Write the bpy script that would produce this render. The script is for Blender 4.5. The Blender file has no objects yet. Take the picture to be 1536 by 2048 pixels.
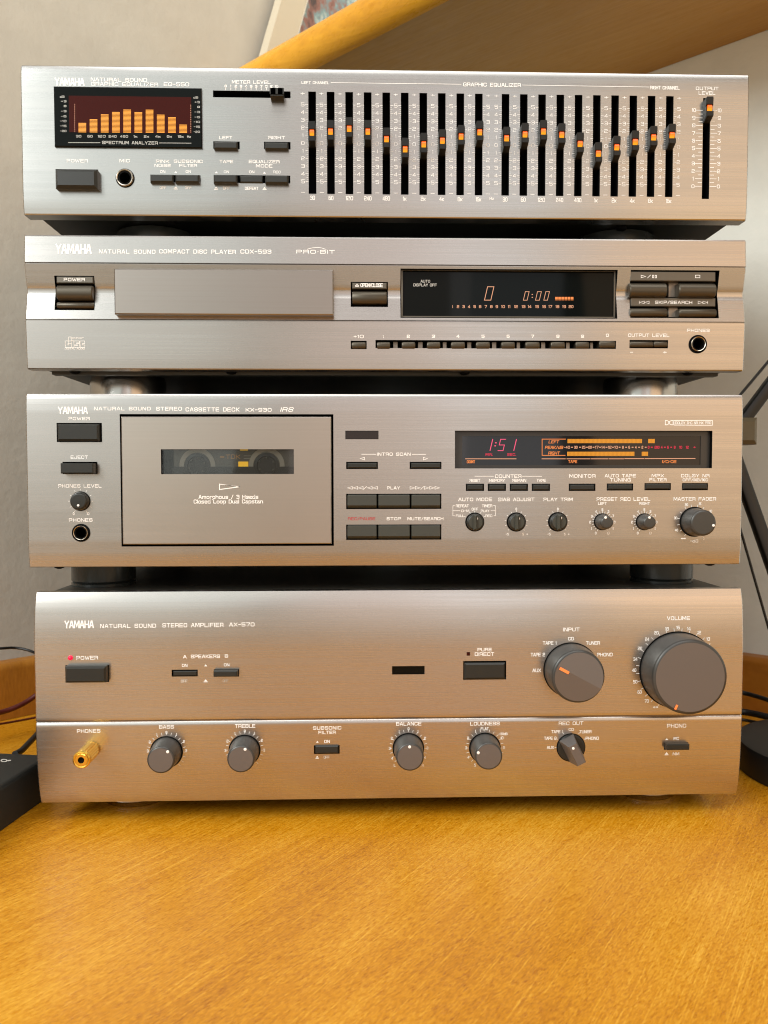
import bpy, math, random
from mathutils import Vector, Matrix
random.seed(7)
SC = bpy.context.scene
COL = SC.collection
R = math.radians

# ------------------------------------------------------------------ camera
F_PX, CAM = 1636.74, Vector((-0.01893, -0.49729, 0.20255))
PITCH, YAW, ROLL = 0.03943, 0.02986, -0.00143
def cam_axes():
    cp, sp, cy, sy, cr, sr = math.cos(PITCH), math.sin(PITCH), math.cos(YAW), math.sin(YAW), math.cos(ROLL), math.sin(ROLL)
    f = Vector((sy*cp, cy*cp, -sp)); rt = Vector((cy, -sy, 0)); up = rt.cross(f)
    return rt*cr + up*sr, up*cr - rt*sr, f
C_RT, C_UP, C_FW = cam_axes()
cd = bpy.data.cameras.new('camera'); co = bpy.data.objects.new('camera', cd); COL.objects.link(co)
cd.sensor_width = 36; cd.lens = F_PX/2048*36; cd.clip_start = 0.02; cd.clip_end = 50
m = Matrix((C_RT, C_UP, -C_FW)).transposed().to_4x4(); m.translation = CAM
co.matrix_world = m
cd.dof.use_dof = True; cd.dof.focus_distance = 0.505; cd.dof.aperture_fstop = 14.0
SC.camera = co
SC.cycles.use_denoising = True; SC.cycles.denoising_prefilter = 'ACCURATE'; SC.cycles.filter_width = 1.1
SC.view_settings.view_transform = 'Standard'; SC.view_settings.look = 'None'
SC.view_settings.exposure = 0.08; SC.view_settings.gamma = 1.0

# ------------------------------------------------------------------ light: the room's daylight, window, a warm lamp and two added fills
w = bpy.data.worlds.new('World'); SC.world = w; w.use_nodes = True
wn_, wl_ = w.node_tree.nodes, w.node_tree.links
wt_ = wn_.new('ShaderNodeTexCoord'); ws_ = wn_.new('ShaderNodeSeparateXYZ'); wr_ = wn_.new('ShaderNodeValToRGB')   # a plain room: floor below brightened to lift the amplifier front, pale walls above
wl_.new(wt_.outputs['Generated'], ws_.inputs[0])
wm_ = wn_.new('ShaderNodeMapRange'); wm_.inputs[1].default_value = -1; wm_.inputs[2].default_value = 1; wl_.new(ws_.outputs[2], wm_.inputs[0]); wl_.new(wm_.outputs[0], wr_.inputs[0])
wr_.color_ramp.elements[0].position = 0.44; wr_.color_ramp.elements[0].color = (1.35, 1.06, 0.68, 1)
wr_.color_ramp.elements[1].position = 0.58; wr_.color_ramp.elements[1].color = (0.74, 0.73, 0.70, 1)
wl_.new(wr_.outputs[0], wn_['Background'].inputs[0]); wn_['Background'].inputs[1].default_value = 0.34
def area(name, loc, target, sx, sy, radiance, col):
    l = bpy.data.lights.new(name, 'AREA'); l.shape = 'RECTANGLE'; l.size = sx; l.size_y = sy
    l.energy = radiance*math.pi*sx*sy; l.color = col
    o = bpy.data.objects.new(name, l); COL.objects.link(o); o.location = loc
    o.rotation_euler = (Vector(target)-Vector(loc)).to_track_quat('-Z', 'Y').to_euler()
    return o
area('window_light', (-0.98, -1.95, 1.02), (-0.1, 0, 0.3), 1.35, 1.7, 0.93, (0.91, 1.0, 0.97))
area('side_fill', (-1.72, -1.72, 1.55), (-0.05, 0.05, 0.25), 0.9, 1.3, 14.5, (0.97, 1.0, 0.99))  # added fill lamp that whitens the lettering and brightens the right wall
area('ceiling_light', (0.2, -1.0, 2.15), (0.05, 0, 0.1), 2.0, 1.0, 4.0, (1.0, 0.98, 0.95))
area('warm_lamp', (1.10, -1.5, 0.68), (0.1, 0, 0.25), 1.15, 1.2, 1.32, (1.0, 0.65, 0.37))
area('doorway_light', (0.43, -2.0, 0.75), (0.1, 0, 0.25), 0.34, 1.3, 1.05, (0.92, 0.96, 1.0))
area('pink_fill', (0.03, -1.7, 0.72), (0.0, 0, 0.25), 0.5, 1.3, 0.74, (1.0, 0.82, 0.75))  # added pink fill, stands in for the person reflected mid-panel

# ------------------------------------------------------------------ materials
M = {}
def nt(name):
    mt = bpy.data.materials.new(name); mt.use_nodes = True
    M[name] = mt
    return mt, mt.node_tree.nodes, mt.node_tree.links, mt.node_tree.nodes['Principled BSDF']
def mat(name, col, rough=0.5, metal=0.0, spec=0.5, coat=0.0, emit=None, es=0.0):
    mt, N, L, b = nt(name)
    b.inputs['Base Color'].default_value = (*col, 1); b.inputs['Roughness'].default_value = rough
    b.inputs['Metallic'].default_value = metal; b.inputs['Specular IOR Level'].default_value = spec
    b.inputs['Coat Weight'].default_value = coat; b.inputs['Coat Roughness'].default_value = 0.03
    if emit:
        b.inputs['Emission Color'].default_value = (*emit, 1); b.inputs['Emission Strength'].default_value = es
    return mt
def noise(N, L, vec, scale, detail=2, rough=0.5):
    n = N.new('ShaderNodeTexNoise'); n.inputs['Scale'].default_value = scale
    n.inputs['Detail'].default_value = detail; n.inputs['Roughness'].default_value = rough
    if vec: L.new(vec, n.inputs['Vector'])
    return n.outputs['Fac']
def mapping(N, L, scale, rot=(0, 0, 0), kind='Object'):
    t = N.new('ShaderNodeTexCoord'); m_ = N.new('ShaderNodeMapping')
    m_.inputs['Scale'].default_value = scale; m_.inputs['Rotation'].default_value = rot
    m_.vector_type = 'TEXTURE'; m_.inputs['Scale'].default_value = tuple(1.0/q for q in scale)
    L.new(t.outputs[kind], m_.inputs['Vector'])
    return m_.outputs['Vector']
def ramp(N, L, fac, stops):
    r = N.new('ShaderNodeValToRGB'); e = r.color_ramp.elements
    while len(e) < len(stops): e.new(0.5)
    for k, (p, c) in enumerate(stops):
        e[k].position = p; e[k].color = (*c, 1) if len(c) == 3 else c
    L.new(fac, r.inputs['Fac'])
    return r.outputs['Color']
def maprange(N, L, fac, a, b, c, d):
    r = N.new('ShaderNodeMapRange')
    for k, v in zip(('From Min', 'From Max', 'To Min', 'To Max'), (a, b, c, d)): r.inputs[k].default_value = v
    L.new(fac, r.inputs['Value'])
    return r.outputs['Result']
def bump(N, L, b, h, strength, dist):
    n = N.new('ShaderNodeBump'); n.inputs['Strength'].default_value = strength; n.inputs['Distance'].default_value = dist
    L.new(h, n.inputs['Height']); L.new(n.outputs['Normal'], b.inputs['Normal'])

def brushed(name, c0, c1, rough, aniso):
    mt, N, L, b = nt(name)
    v = mapping(N, L, (6, 6, 2600)); f = noise(N, L, v, 1.0, 3, 0.6)
    v2 = mapping(N, L, (3, 3, 420)); f2 = noise(N, L, v2, 1.0, 2)
    a = N.new('ShaderNodeMath'); a.operation = 'ADD'; L.new(f, a.inputs[0]); L.new(f2, a.inputs[1])
    L.new(ramp(N, L, maprange(N, L, a.outputs[0], 0.6, 1.4, 0, 1), [(0, c0), (1, c1)]), b.inputs['Base Color'])
    sm = noise(N, L, mapping(N, L, (22, 22, 30)), 1.0, 4, 0.6)      # faint handling marks
    q = N.new('ShaderNodeMath'); q.operation = 'MULTIPLY_ADD'; q.inputs[1].default_value = 0.5; L.new(sm, q.inputs[0]); L.new(a.outputs[0], q.inputs[2])
    L.new(maprange(N, L, q.outputs[0], 0.75, 1.75, rough+0.06, rough-0.05), b.inputs['Roughness'])
    b.inputs['Metallic'].default_value = 1.0
    b.inputs['Anisotropic'].default_value = aniso
    cx = N.new('ShaderNodeCombineXYZ'); cx.inputs[2].default_value = 1.0
    L.new(cx.outputs[0], b.inputs['Tangent'])
    bump(N, L, b, f, 0.05, 0.00003)
brushed('brushed_titanium', (0.520, 0.487, 0.457), (0.570, 0.535, 0.503), 0.27, 0.5)
brushed('brushed_pewter', (0.455, 0.430, 0.408), (0.505, 0.48, 0.457), 0.27, 0.5)
brushed('brushed_silver', (0.440, 0.430, 0.410), (0.485, 0.475, 0.458), 0.27, 0.5)
brushed('brushed_door', (0.455, 0.41, 0.365), (0.49, 0.445, 0.40), 0.32, 0.6)
brushed('brushed_tray', (0.325, 0.290, 0.262), (0.355, 0.32, 0.29), 0.34, 0.5)
mat('slider_plastic', (0.009, 0.0095, 0.009), 0.36, 0, 0.35)
mat('dark_plastic', (0.019, 0.020, 0.0175), 0.40, 0, 0.4)
mat('bronze_plastic', (0.075, 0.063, 0.045), 0.36, 0.6)
mat('label_plate', (0.13, 0.115, 0.092), 0.42, 0.6)
mat('web_metal', (0.30, 0.26, 0.22), 0.4, 0.8)
mat('black', (0.002, 0.002, 0.002), 0.7, 0, 0.1)
mat('key_plastic', (0.042, 0.044, 0.035), 0.38, 0, 0.5)
mat('chassis_paint', (0.008, 0.009, 0.0065), 0.45, 0, 0.22)
mat('cover_paint', (0.060, 0.058, 0.050), 0.45)
mat('white_print', (0.94, 0.93, 0.90), 0.55)
mat('faint_print', (0.60, 0.57, 0.52), 0.5)
mat('grey_print', (0.50, 0.50, 0.47), 0.5)
mat('red_print', (0.42, 0.018, 0.022), 0.5)
mat('knob_side', (0.060, 0.059, 0.055), 0.34, 0.35)
mat('knob_face', (0.165, 0.150, 0.143), 0.42, 0.5)
mat('chrome', (0.46, 0.44, 0.41), 0.22, 1.0)
mat('ring_metal', (0.50, 0.46, 0.39), 0.25, 1.0)
mat('gold', (0.95, 0.60, 0.10), 0.24, 1.0)
mat('foot_black', (0.022, 0.026, 0.025), 0.22)
mat('rubber', (0.008, 0.008, 0.008), 0.7)
mat('glass_black', (0.003, 0.004, 0.0035), 0.05, 0, 0.12)
mat('glass_frame', (0.030, 0.027, 0.024), 0.3)
mat('window_red', (0.042, 0.006, 0.004), 0.2, 0, 0.1)
mat('glass_deck', (0.005, 0.004, 0.005), 0.06, 0, 0.45)
mat('sensor_window', (0.010, 0.005, 0.004), 0.08)
mat('amber_glow', (0.02, 0.01, 0.0), 0.5, emit=(1.0, 0.37, 0.025), es=1.25)
mat('orange_glow', (0.02, 0.01, 0.0), 0.5, emit=(1.0, 0.27, 0.06), es=0.95)
mat('peach_glow', (0.02, 0.01, 0.0), 0.5, emit=(1.0, 0.46, 0.26), es=0.85)
mat('pink_glow', (0.02, 0.0, 0.0), 0.5, emit=(1.0, 0.10, 0.22), es=1.0)
mat('red_glow', (0.02, 0.0, 0.0), 0.5, emit=(1.0, 0.03, 0.09), es=0.75)
mat('power_led', (0.3, 0.0, 0.02), 0.3, emit=(1.0, 0.012, 0.06), es=0.95)
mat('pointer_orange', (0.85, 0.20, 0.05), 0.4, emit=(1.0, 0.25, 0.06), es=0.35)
mat('tape_shell', (0.095, 0.095, 0.082), 0.3)
mat('tape_ring', (0.36, 0.36, 0.33), 0.35)
mat('tape_hub', (0.010, 0.010, 0.009), 0.35)
mat('tape_print', (0.55, 0.32, 0.12), 0.5)
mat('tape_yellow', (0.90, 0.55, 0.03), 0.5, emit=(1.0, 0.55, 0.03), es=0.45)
mat('frame_paint', (0.60, 0.53, 0.40), 0.6)
mat('cable_black', (0.010, 0.010, 0.010), 0.45)
mat('cable_red', (0.09, 0.010, 0.006), 0.45)
mat('lamp_black', (0.012, 0.012, 0.011), 0.45)
mat('lamp_knob', (0.11, 0.095, 0.055), 0.5)
mat('box_black', (0.020, 0.021, 0.019), 0.55)

def slider_glow():
    mt, N, L, b = nt('slider_glow')
    t = N.new('ShaderNodeTexCoord'); s = N.new('ShaderNodeSeparateXYZ'); L.new(t.outputs['Generated'], s.inputs[0])
    c = ramp(N, L, s.outputs[2], [(0.0, (1.0, 0.42, 0.02)), (0.45, (1.0, 0.20, 0.006)), (1.0, (0.80, 0.035, 0.0))])
    L.new(c, b.inputs['Emission Color']); b.inputs['Emission Strength'].default_value = 1.1
    b.inputs['Base Color'].default_value = (0.3, 0.05, 0.0, 1); b.inputs['Roughness'].default_value = 0.25
slider_glow()

def wood(name, rot, tones, fleck, rough, sc=1.0):
    """long faint streaks, broad tone patches and short flecks lying along the grain"""
    mt, N, L, b = nt(name)
    def lay(scale, det, rg, r=rot): return noise(N, L, mapping(N, L, tuple(q*sc for q in scale), r), 1.0, det, rg)
    f = lay((7, 190, 60), 3, 0.6); f3 = lay((400, 1500, 600), 1, 0.5); f4 = lay((190, 850, 400), 2, 0.55, (rot[0], rot[1], rot[2]-0.12)); f2 = lay((4, 11, 11), 3, 0.55)
    def mad(x, k, y):
        q = N.new('ShaderNodeMath'); q.operation = 'MULTIPLY_ADD'; q.inputs[1].default_value = k; L.new(x, q.inputs[0])
        if y is None: q.inputs[2].default_value = 0
        else: L.new(y, q.inputs[2])
        return q.outputs[0]
    h = mad(f4, fleck, mad(f3, fleck, None)); f5 = lay((16, 1500, 300), 2, 0.5, (rot[0], rot[1], rot[2]+0.1)); t = mad(f2, 0.95, mad(f, 0.30, mad(f5, 0.34, h))); s4 = maprange(N, L, f4, 0.52, 0.64, 0, 1); s3 = maprange(N, L, f5, 0.58, 0.70, 0, 1); t = mad(s3, 0.26*fleck, mad(s4, -0.40*fleck, t)); mid = 0.795-0.07*fleck+fleck; span = 0.20+fleck*0.34
    L.new(ramp(N, L, maprange(N, L, t, mid-span, mid+span, 0, 1), [(0.0, tones[0]), (0.5, tones[1]), (1.0, tones[2])]), b.inputs['Base Color'])
    L.new(maprange(N, L, f4, 0.3, 0.7, rough+0.10, rough-0.08), b.inputs['Roughness'])
    b.inputs['Specular IOR Level'].default_value = 0.45
    bump(N, L, b, h, 0.18, 0.0003)
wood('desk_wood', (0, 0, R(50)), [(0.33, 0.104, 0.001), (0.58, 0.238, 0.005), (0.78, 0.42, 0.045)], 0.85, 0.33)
wood('edge_wood', (0, 0, R(-45)), [(0.50, 0.20, 0.010), (0.70, 0.33, 0.020), (0.82, 0.43, 0.04)], 0.12, 0.30, 0.5)
wood('panel_wood', (0, 0, R(-45)), [(0.42, 0.215, 0.040), (0.50, 0.27, 0.06), (0.57, 0.325, 0.085)], 0.12, 0.5, 0.35)
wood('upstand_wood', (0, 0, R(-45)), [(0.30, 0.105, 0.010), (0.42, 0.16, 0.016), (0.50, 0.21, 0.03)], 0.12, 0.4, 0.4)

def wall(name, col):
    mt, N, L, b = nt(name)
    v = mapping(N, L, (1, 1, 1)); f = noise(N, L, v, 170, 5, 0.55); f2 = noise(N, L, v, 35, 3)
    a = N.new('ShaderNodeMath'); a.operation = 'MULTIPLY_ADD'; a.inputs[1].default_value = 0.5
    L.new(f, a.inputs[0]); L.new(f2, a.inputs[2])
    d = tuple(c*0.93 for c in col)
    L.new(ramp(N, L, f2, [(0.3, d), (0.7, col)]), b.inputs['Base Color'])
    b.inputs['Roughness'].default_value = 0.85; b.inputs['Specular IOR Level'].default_value = 0.2
    bump(N, L, b, a.outputs[0], 0.28, 0.0022)
wall('plaster_dim', (0.57, 0.535, 0.46))  # left wall: same plaster, its dimmer light put into the colour
wall('plaster_lit', (0.85, 0.88, 0.82))  # right wall: same plaster, its brighter light put into the colour

def picture():
    mt, N, L, b = nt('picture_print')
    v = mapping(N, L, (1, 1, 1), kind='Generated')
    f = noise(N, L, v, 7, 4, 0.6)
    L.new(ramp(N, L, f, [(0.30, (0.05, 0.03, 0.03)), (0.42, (0.30, 0.13, 0.10)), (0.52, (0.20, 0.33, 0.36)), (0.62, (0.62, 0.66, 0.60)), (0.75, (0.10, 0.22, 0.28))]), b.inputs['Base Color'])
    b.inputs['Roughness'].default_value = 0.2
picture()

def thin_pane():
    mt, N, L, b = nt('clear_pane')
    N.remove(b); out = N['Material Output']
    t = N.new('ShaderNodeBsdfTransparent'); t.inputs[0].default_value = (0.93, 0.94, 0.93, 1)
    g = N.new('ShaderNodeBsdfGlossy'); g.inputs['Roughness'].default_value = 0.04
    f = N.new('ShaderNodeFresnel'); f.inputs[0].default_value = 1.5
    x = N.new('ShaderNodeMixShader'); L.new(f.outputs[0], x.inputs[0]); L.new(t.outputs[0], x.inputs[1]); L.new(g.outputs[0], x.inputs[2])
    L.new(x.outputs[0], out.inputs['Surface'])
thin_pane()

# ------------------------------------------------------------------ scene helpers
ORG = {}
def empty(name, loc, label, cat, group=None):
    o = bpy.data.objects.new(name, None); o.empty_display_size = 0.02; COL.objects.link(o); o.location = loc
    ORG[o.name] = Vector(loc); o['label'] = label; o['category'] = cat
    if group: o['group'] = group
    return o
def place(o, parent, c):
    COL.objects.link(o)
    if parent:
        o.parent = parent; o.location = c - ORG[parent.name]
    else: o.location = c
    ORG[o.name] = c.copy()
    return o
class MB:
    def __init__(s): s.v = []; s.f = []; s.m = []
    def add(s, vs, fs, mi=0):
        k = len(s.v); s.v += [tuple(v) for v in vs]
        for f in fs: s.f.append(tuple(i+k for i in f)); s.m.append(mi)
    def box(s, x0, x1, y0, y1, z0, z1, mi=0):
        s.add([(x, y, z) for x in (x0, x1) for y in (y0, y1) for z in (z0, z1)],
              [(0, 1, 3, 2), (4, 6, 7, 5), (0, 4, 5, 1), (2, 3, 7, 6), (0, 2, 6, 4), (1, 5, 7, 3)], mi)
    def cap(s, x0, x1, z0, z1, yf, yb, b, mi=0):
        """a button: box whose front edges are chamfered by b"""
        vs = []
        for (d, y) in ((0, yb), (0, yf+b), (b, yf)):
            vs += [(x0+d, y, z0+d), (x1-d, y, z0+d), (x1-d, y, z1-d), (x0+d, y, z1-d)]
        fs = [(8, 9, 10, 11)]
        for r in (0, 4):
            for k in range(4): fs.append((r+k, r+(k+1) % 4, r+4+(k+1) % 4, r+4+k))
        s.add(vs, fs, mi)
    def prism(s, x0, x1, prof, mi=0, b=0.0):
        """outline (y, z) in order, swept along x"""
        n = len(prof); cy = sum(p[0] for p in prof)/n; cz = sum(p[1] for p in prof)/n
        rows = [(x0, prof), (x1, prof)]
        if b:
            sm = [(cy+(y-cy)*0.86, cz+(z-cz)*0.86) for y, z in prof]
            rows = [(x0, sm), (x0+b, prof), (x1-b, prof), (x1, sm)]
        vs = [(x, y, z) for x, p in rows for y, z in p]; fs = []
        for r in range(len(rows)-1):
            for k in range(n): fs.append((r*n+k, r*n+(k+1) % n, (r+1)*n+(k+1) % n, (r+1)*n+k))
        fs.append(tuple(range(n))[::-1]); fs.append(tuple(range((len(rows)-1)*n, len(rows)*n)))
        s.add(vs, fs, mi)
    def lathe(s, cx, cz, prof, seg=48, mi=0, close=True):
        """prof (radius, y) about the axis along y through (cx, cz)"""
        n = len(prof); vs = []
        for k in range(seg):
            a = 2*math.pi*k/seg
            vs += [(cx+r*math.cos(a), y, cz+r*math.sin(a)) for r, y in prof]
        fs = [(k*n+j, k*n+j+1, ((k+1) % seg)*n+j+1, ((k+1) % seg)*n+j) for k in range(seg) for j in range(n-1)]
        if close: fs.append(tuple(k*n+n-1 for k in range(seg)))
        s.add(vs, fs, mi)
    def lathe_z(s, cx, cy, prof, seg=48, mi=0, close=True):
        n = len(prof); vs = []
        for k in range(seg):
            a = 2*math.pi*k/seg
            vs += [(cx+r*math.cos(a), cy+r*math.sin(a), z) for r, z in prof]
        fs = [(k*n+j, ((k+1) % seg)*n+j, ((k+1) % seg)*n+j+1, k*n+j+1) for k in range(seg) for j in range(n-1)]
        if close:
            fs.append(tuple(k*n+n-1 for k in range(seg))); fs.append(tuple(k*n for k in range(seg))[::-1])
        s.add(vs, fs, mi)
    def tube(s, pts, r, seg=10, mi=0):
        P = [Vector(p) for p in pts]; vs = []
        for k, p in enumerate(P):
            d = (P[min(k+1, len(P)-1)]-P[max(k-1, 0)]).normalized()
            a = d.cross(Vector((0, 0.31, 0.95))).normalized(); b = d.cross(a)
            vs += [p+a*r*math.cos(2*math.pi*j/seg)+b*r*math.sin(2*math.pi*j/seg) for j in range(seg)]
        fs = [(k*seg+j, k*seg+(j+1) % seg, (k+1)*seg+(j+1) % seg, (k+1)*seg+j) for k in range(len(P)-1) for j in range(seg)]
        fs.append(tuple(range(seg))[::-1]); fs.append(tuple(range((len(P)-1)*seg, len(P)*seg)))
        s.add(vs, fs, mi)
    def build(s, name, mats, parent=None, smooth=None, fix=True, **props):
        if isinstance(mats, str): mats = [mats]
        V = [Vector(v) for v in s.v]
        lo = Vector([min(v[k] for v in V) for k in range(3)]); hi = Vector([max(v[k] for v in V) for k in range(3)])
        c = (lo+hi)/2
        me = bpy.data.meshes.new(name); me.from_pydata([v-c for v in V], [], s.f)
        for mm in mats: me.materials.append(M[mm])
        me.polygons.foreach_set('material_index', s.m)
        if fix:
            import bmesh
            bm = bmesh.new(); bm.from_mesh(me); bmesh.ops.recalc_face_normals(bm, faces=bm.faces); bm.to_mesh(me); bm.free()
        if smooth:
            me.polygons.foreach_set('use_smooth', [True]*len(me.polygons)); me.set_sharp_from_angle(angle=R(smooth))
        me.update()
        o = bpy.data.objects.new(name, me); place(o, parent, c)
        for k, v in props.items(): o[k] = v
        return o

def ray(px, py):
    return C_FW + C_RT*((px-768)/F_PX) + C_UP*((1024-py)/F_PX)
def at_y(px, py, Y):
    d = ray(px, py); return CAM + d*((Y-CAM.y)/d.y)
def at_z(px, py, Z):
    d = ray(px, py); return CAM + d*((Z-CAM.z)/d.z)
def at_plane(px, py, p0, n):
    d = ray(px, py); return CAM + d*((Vector(p0)-CAM).dot(n)/d.dot(n))

def zoom(ox, oy, s): return lambda X, Y: (ox+X/s, oy+Y/s)
ZA, ZB, ZC, Z4 = zoom(30, 110, 3.84), zoom(400, 110, 3.84), zoom(780, 110, 3.84), zoom(1136, 110, 3.84)
ZE, ZF, ZG, ZH = zoom(30, 450, 3.84), zoom(400, 450, 3.84), zoom(780, 450, 3.84), zoom(1136, 450, 3.84)
ZI, ZJ, ZK, ZL, ZM = zoom(30, 770, 3.84), zoom(380, 770, 4.8), zoom(670, 780, 5.688), zoom(890, 820, 4.955), zoom(1150, 820, 4.518)
ZN, ZO, ZP = zoom(40, 1160, 3.072), zoom(540, 1160, 3.072), zoom(1036, 1160, 3.072)
ZS, ZT, ZU, ZV, ZX, ZW = zoom(100, 160, 4.8), zoom(1360, 160, 7.88), zoom(880, 840, 2.743), zoom(300, 880, 4.8), zoom(1240, 530, 7.314), zoom(590, 150, 3.84)
PX = zoom(0, 0, 1)

# ------------------------------------------------------------------ stroke lettering
def _p(t): return [[tuple(float(c) for c in q.split(',')) for q in pl.split()] for pl in t.split(';')]
OO = '0,1 0,5 .8,6 3.2,6 4,5 4,1 3.2,0 .8,0 0,1'
G = {k: (wd, _p(t) if t else []) for k, wd, t in [
 ('A', 4, '0,0 1.6,6 2.4,6 4,0;.7,2 3.3,2'), ('B', 4, '0,3.1 3.4,3.1 4,3.8 4,5.3 3.4,6 0,6 0,0 3.4,0 4,.7 4,2.4 3.4,3.1'),
 ('C', 4, '4,4.4 4,5.2 3.3,6 .7,6 0,5.2 0,.8 .7,0 3.3,0 4,.8 4,1.6'), ('D', 4, '0,0 0,6 3.2,6 4,5 4,1 3.2,0 0,0'),
 ('E', 4, '4,6 0,6 0,0 4,0;0,3 3.6,3'), ('F', 4, '4,6 0,6 0,0;0,3 3.6,3'),
 ('G', 4, '4,4.8 4,5.2 3.3,6 .7,6 0,5.2 0,.8 .7,0 4,0 4,2.8 2.2,2.8'), ('H', 4, '0,0 0,6;4,0 4,6;0,3 4,3'),
 ('I', 0.01, '0,0 0,6'), ('J', 3.6, '3.6,6 3.6,.8 2.9,0 .7,0 0,.8 0,2'), ('K', 4, '0,0 0,6;4,6 1,3 4,0;0,3 1,3'),
 ('L', 3.7, '0,6 0,0 3.7,0'), ('M', 5, '0,0 0,6 .7,6 2.5,1.2 4.3,6 5,6 5,0'), ('N', 4, '0,0 0,6 .6,6 3.4,0 4,0 4,6'),
 ('O', 4, OO), ('P', 4, '0,0 0,6 3.3,6 4,5.2 4,3.4 3.3,2.6 0,2.6'), ('Q', 4, OO+';2.4,1.8 4.2,-.4'),
 ('R', 4, '0,0 0,6 3.3,6 4,5.2 4,3.5 3.3,2.7 0,2.7;3.3,2.7 4,1.9 4,0'),
 ('S', 4, '4,4.8 4,5.3 3.3,6 .7,6 0,5.3 0,3.8 .7,3.1 3.3,3.1 4,2.4 4,.7 3.3,0 .7,0 0,.7 0,1.3'),
 ('T', 4, '0,6 4,6;2,6 2,0'), ('U', 4, '0,6 0,.8 .7,0 3.3,0 4,.8 4,6'), ('V', 4, '0,6 1.8,0 2.2,0 4,6'),
 ('W', 5.4, '0,6 1.2,0 1.6,0 2.7,5 3.8,0 4.2,0 5.4,6'), ('X', 4, '0,0 4,6;0,6 4,0'), ('Y', 4, '0,6 2,2.8 4,6;2,2.8 2,0'),
 ('Z', 4, '0,6 4,6 0,0 4,0'), ('0', 4, OO), ('1', 0.9, '0,5 .9,6 .9,0'),
 ('2', 4, '0,4.8 0,5.3 .7,6 3.3,6 4,5.3 4,3.8 3.3,3.1 .7,3.1 0,2.4 0,0 4,0'),
 ('3', 4, '0,5.2 .7,6 3.3,6 4,5.3 4,3.8 3.3,3.1 1,3.1;3.3,3.1 4,2.4 4,.7 3.3,0 .7,0 0,.8'),
 ('4', 4, '3,0 3,6 0,2.1 0,1.6 4,1.6'), ('5', 4, '4,6 0,6 0,3.5 3.3,3.5 4,2.8 4,.7 3.3,0 .7,0 0,.7'),
 ('6', 4, '3.8,6 .7,6 0,5.2 0,.8 .7,0 3.3,0 4,.8 4,2.7 3.3,3.5 0,3.5'), ('7', 4, '0,6 4,6 4,5.3 1.6,0'),
 ('8', 4, '.7,3.1 0,3.8 0,5.3 .7,6 3.3,6 4,5.3 4,3.8 3.3,3.1 .7,3.1 0,2.4 0,.7 .7,0 3.3,0 4,.7 4,2.4 3.3,3.1'),
 ('9', 4, '.2,0 3.3,0 4,.8 4,5.2 3.3,6 .7,6 0,5.2 0,3.3 .7,2.5 4,2.5'),
 ('-', 2.4, '0,3 2.4,3'), ('+', 3, '0,3 3,3;1.5,1.5 1.5,4.5'), ('/', 2.6, '0,-.3 2.6,6.3'), ('.', 0.5, '0,.2 .5,.2'), ('=', 2, '0,3.7 2,3.7;0,2.3 2,2.3'),
 (':', 0.5, '0,1.6 .5,1.6;0,4.4 .5,4.4'), ('*', 0.6, '0,3 .6,3'), ('@', 5, '0,3 .6,4.3 1.7,4.3 3.3,1.7 4.4,1.7 5,3 4.4,4.3 3.3,4.3 1.7,1.7 .6,1.7 0,3'),
 ('>', 4, '0,0 0,6 4,3 0,0'), ('<', 4, '4,0 4,6 0,3 4,0'), ('|', 0.01, '0,0 0,6'), ('#', 4, '0,0 0,6 4,6 4,0 0,0'),
 ('!', 3.6, '0,0 0,6 1.2,6 1.2,0 0,0;2.4,0 2.4,6 3.6,6 3.6,0 2.4,0'), ('^', 4, '0,2.2 2,6 4,2.2 0,2.2;0,.6 4,.6'),
 ('%', 5, '0,0 0,6 1,6 2.2,4.8 2.2,1.2 1,0 0,0;5,0 5,6 4,6 2.8,4.8 2.8,1.2 4,0 5,0'), (' ', 2.4, ''),
 ('a', 3.4, '.2,4 2.8,4 3.4,3.5 3.4,0 .5,0 0,.5 0,1.7 .5,2.2 3.4,2.2'), ('c', 3.4, '3.4,3.2 2.9,4 .6,4 0,3.4 0,.6 .6,0 2.9,0 3.4,.8'),
 ('d', 3.6, '3.6,6 3.6,0 .6,0 0,.6 0,3.4 .6,4 3.6,4'), ('e', 3.6, '0,2 3.6,2 3.6,3.4 3,4 .6,4 0,3.4 0,.6 .6,0 3.4,0'),
 ('h', 3.6, '0,6 0,0;0,4 3,4 3.6,3.4 3.6,0'), ('k', 3.2, '0,0 0,4;3.2,4 .8,2 3.2,0;0,2 .8,2'), ('l', 0.01, '0,0 0,6'),
 ('m', 5.4, '0,0 0,4 4.8,4 5.4,3.4 5.4,0;2.7,4 2.7,0'), ('n', 3.6, '0,0 0,4 3,4 3.6,3.4 3.6,0'), ('o', 3.6, '0,.6 0,3.4 .6,4 3,4 3.6,3.4 3.6,.6 3,0 .6,0 0,.6'),
 ('p', 3.6, '0,-1.8 0,4 3,4 3.6,3.4 3.6,.6 3,0 0,0'), ('r', 2.4, '0,0 0,4 2.4,4'), ('s', 3.4, '3.4,4 .5,4 0,3.5 0,2.6 .5,2.1 2.9,2.1 3.4,1.6 3.4,.5 2.9,0 0,0'),
 ('t', 2.2, '.7,5.4 .7,.6 1.2,0 2.2,0;0,4 2.2,4'), ('u', 3.6, '0,4 0,.6 .6,0 3.6,0 3.6,4'), ('z', 3.4, '0,4 3.4,4 0,0 3.4,0'), ('i', 0.01, '0,0 0,4;0,5.4 0,6'),
 ('~', 1.6, '0,3 1.6,3'),
 ]}

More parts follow.
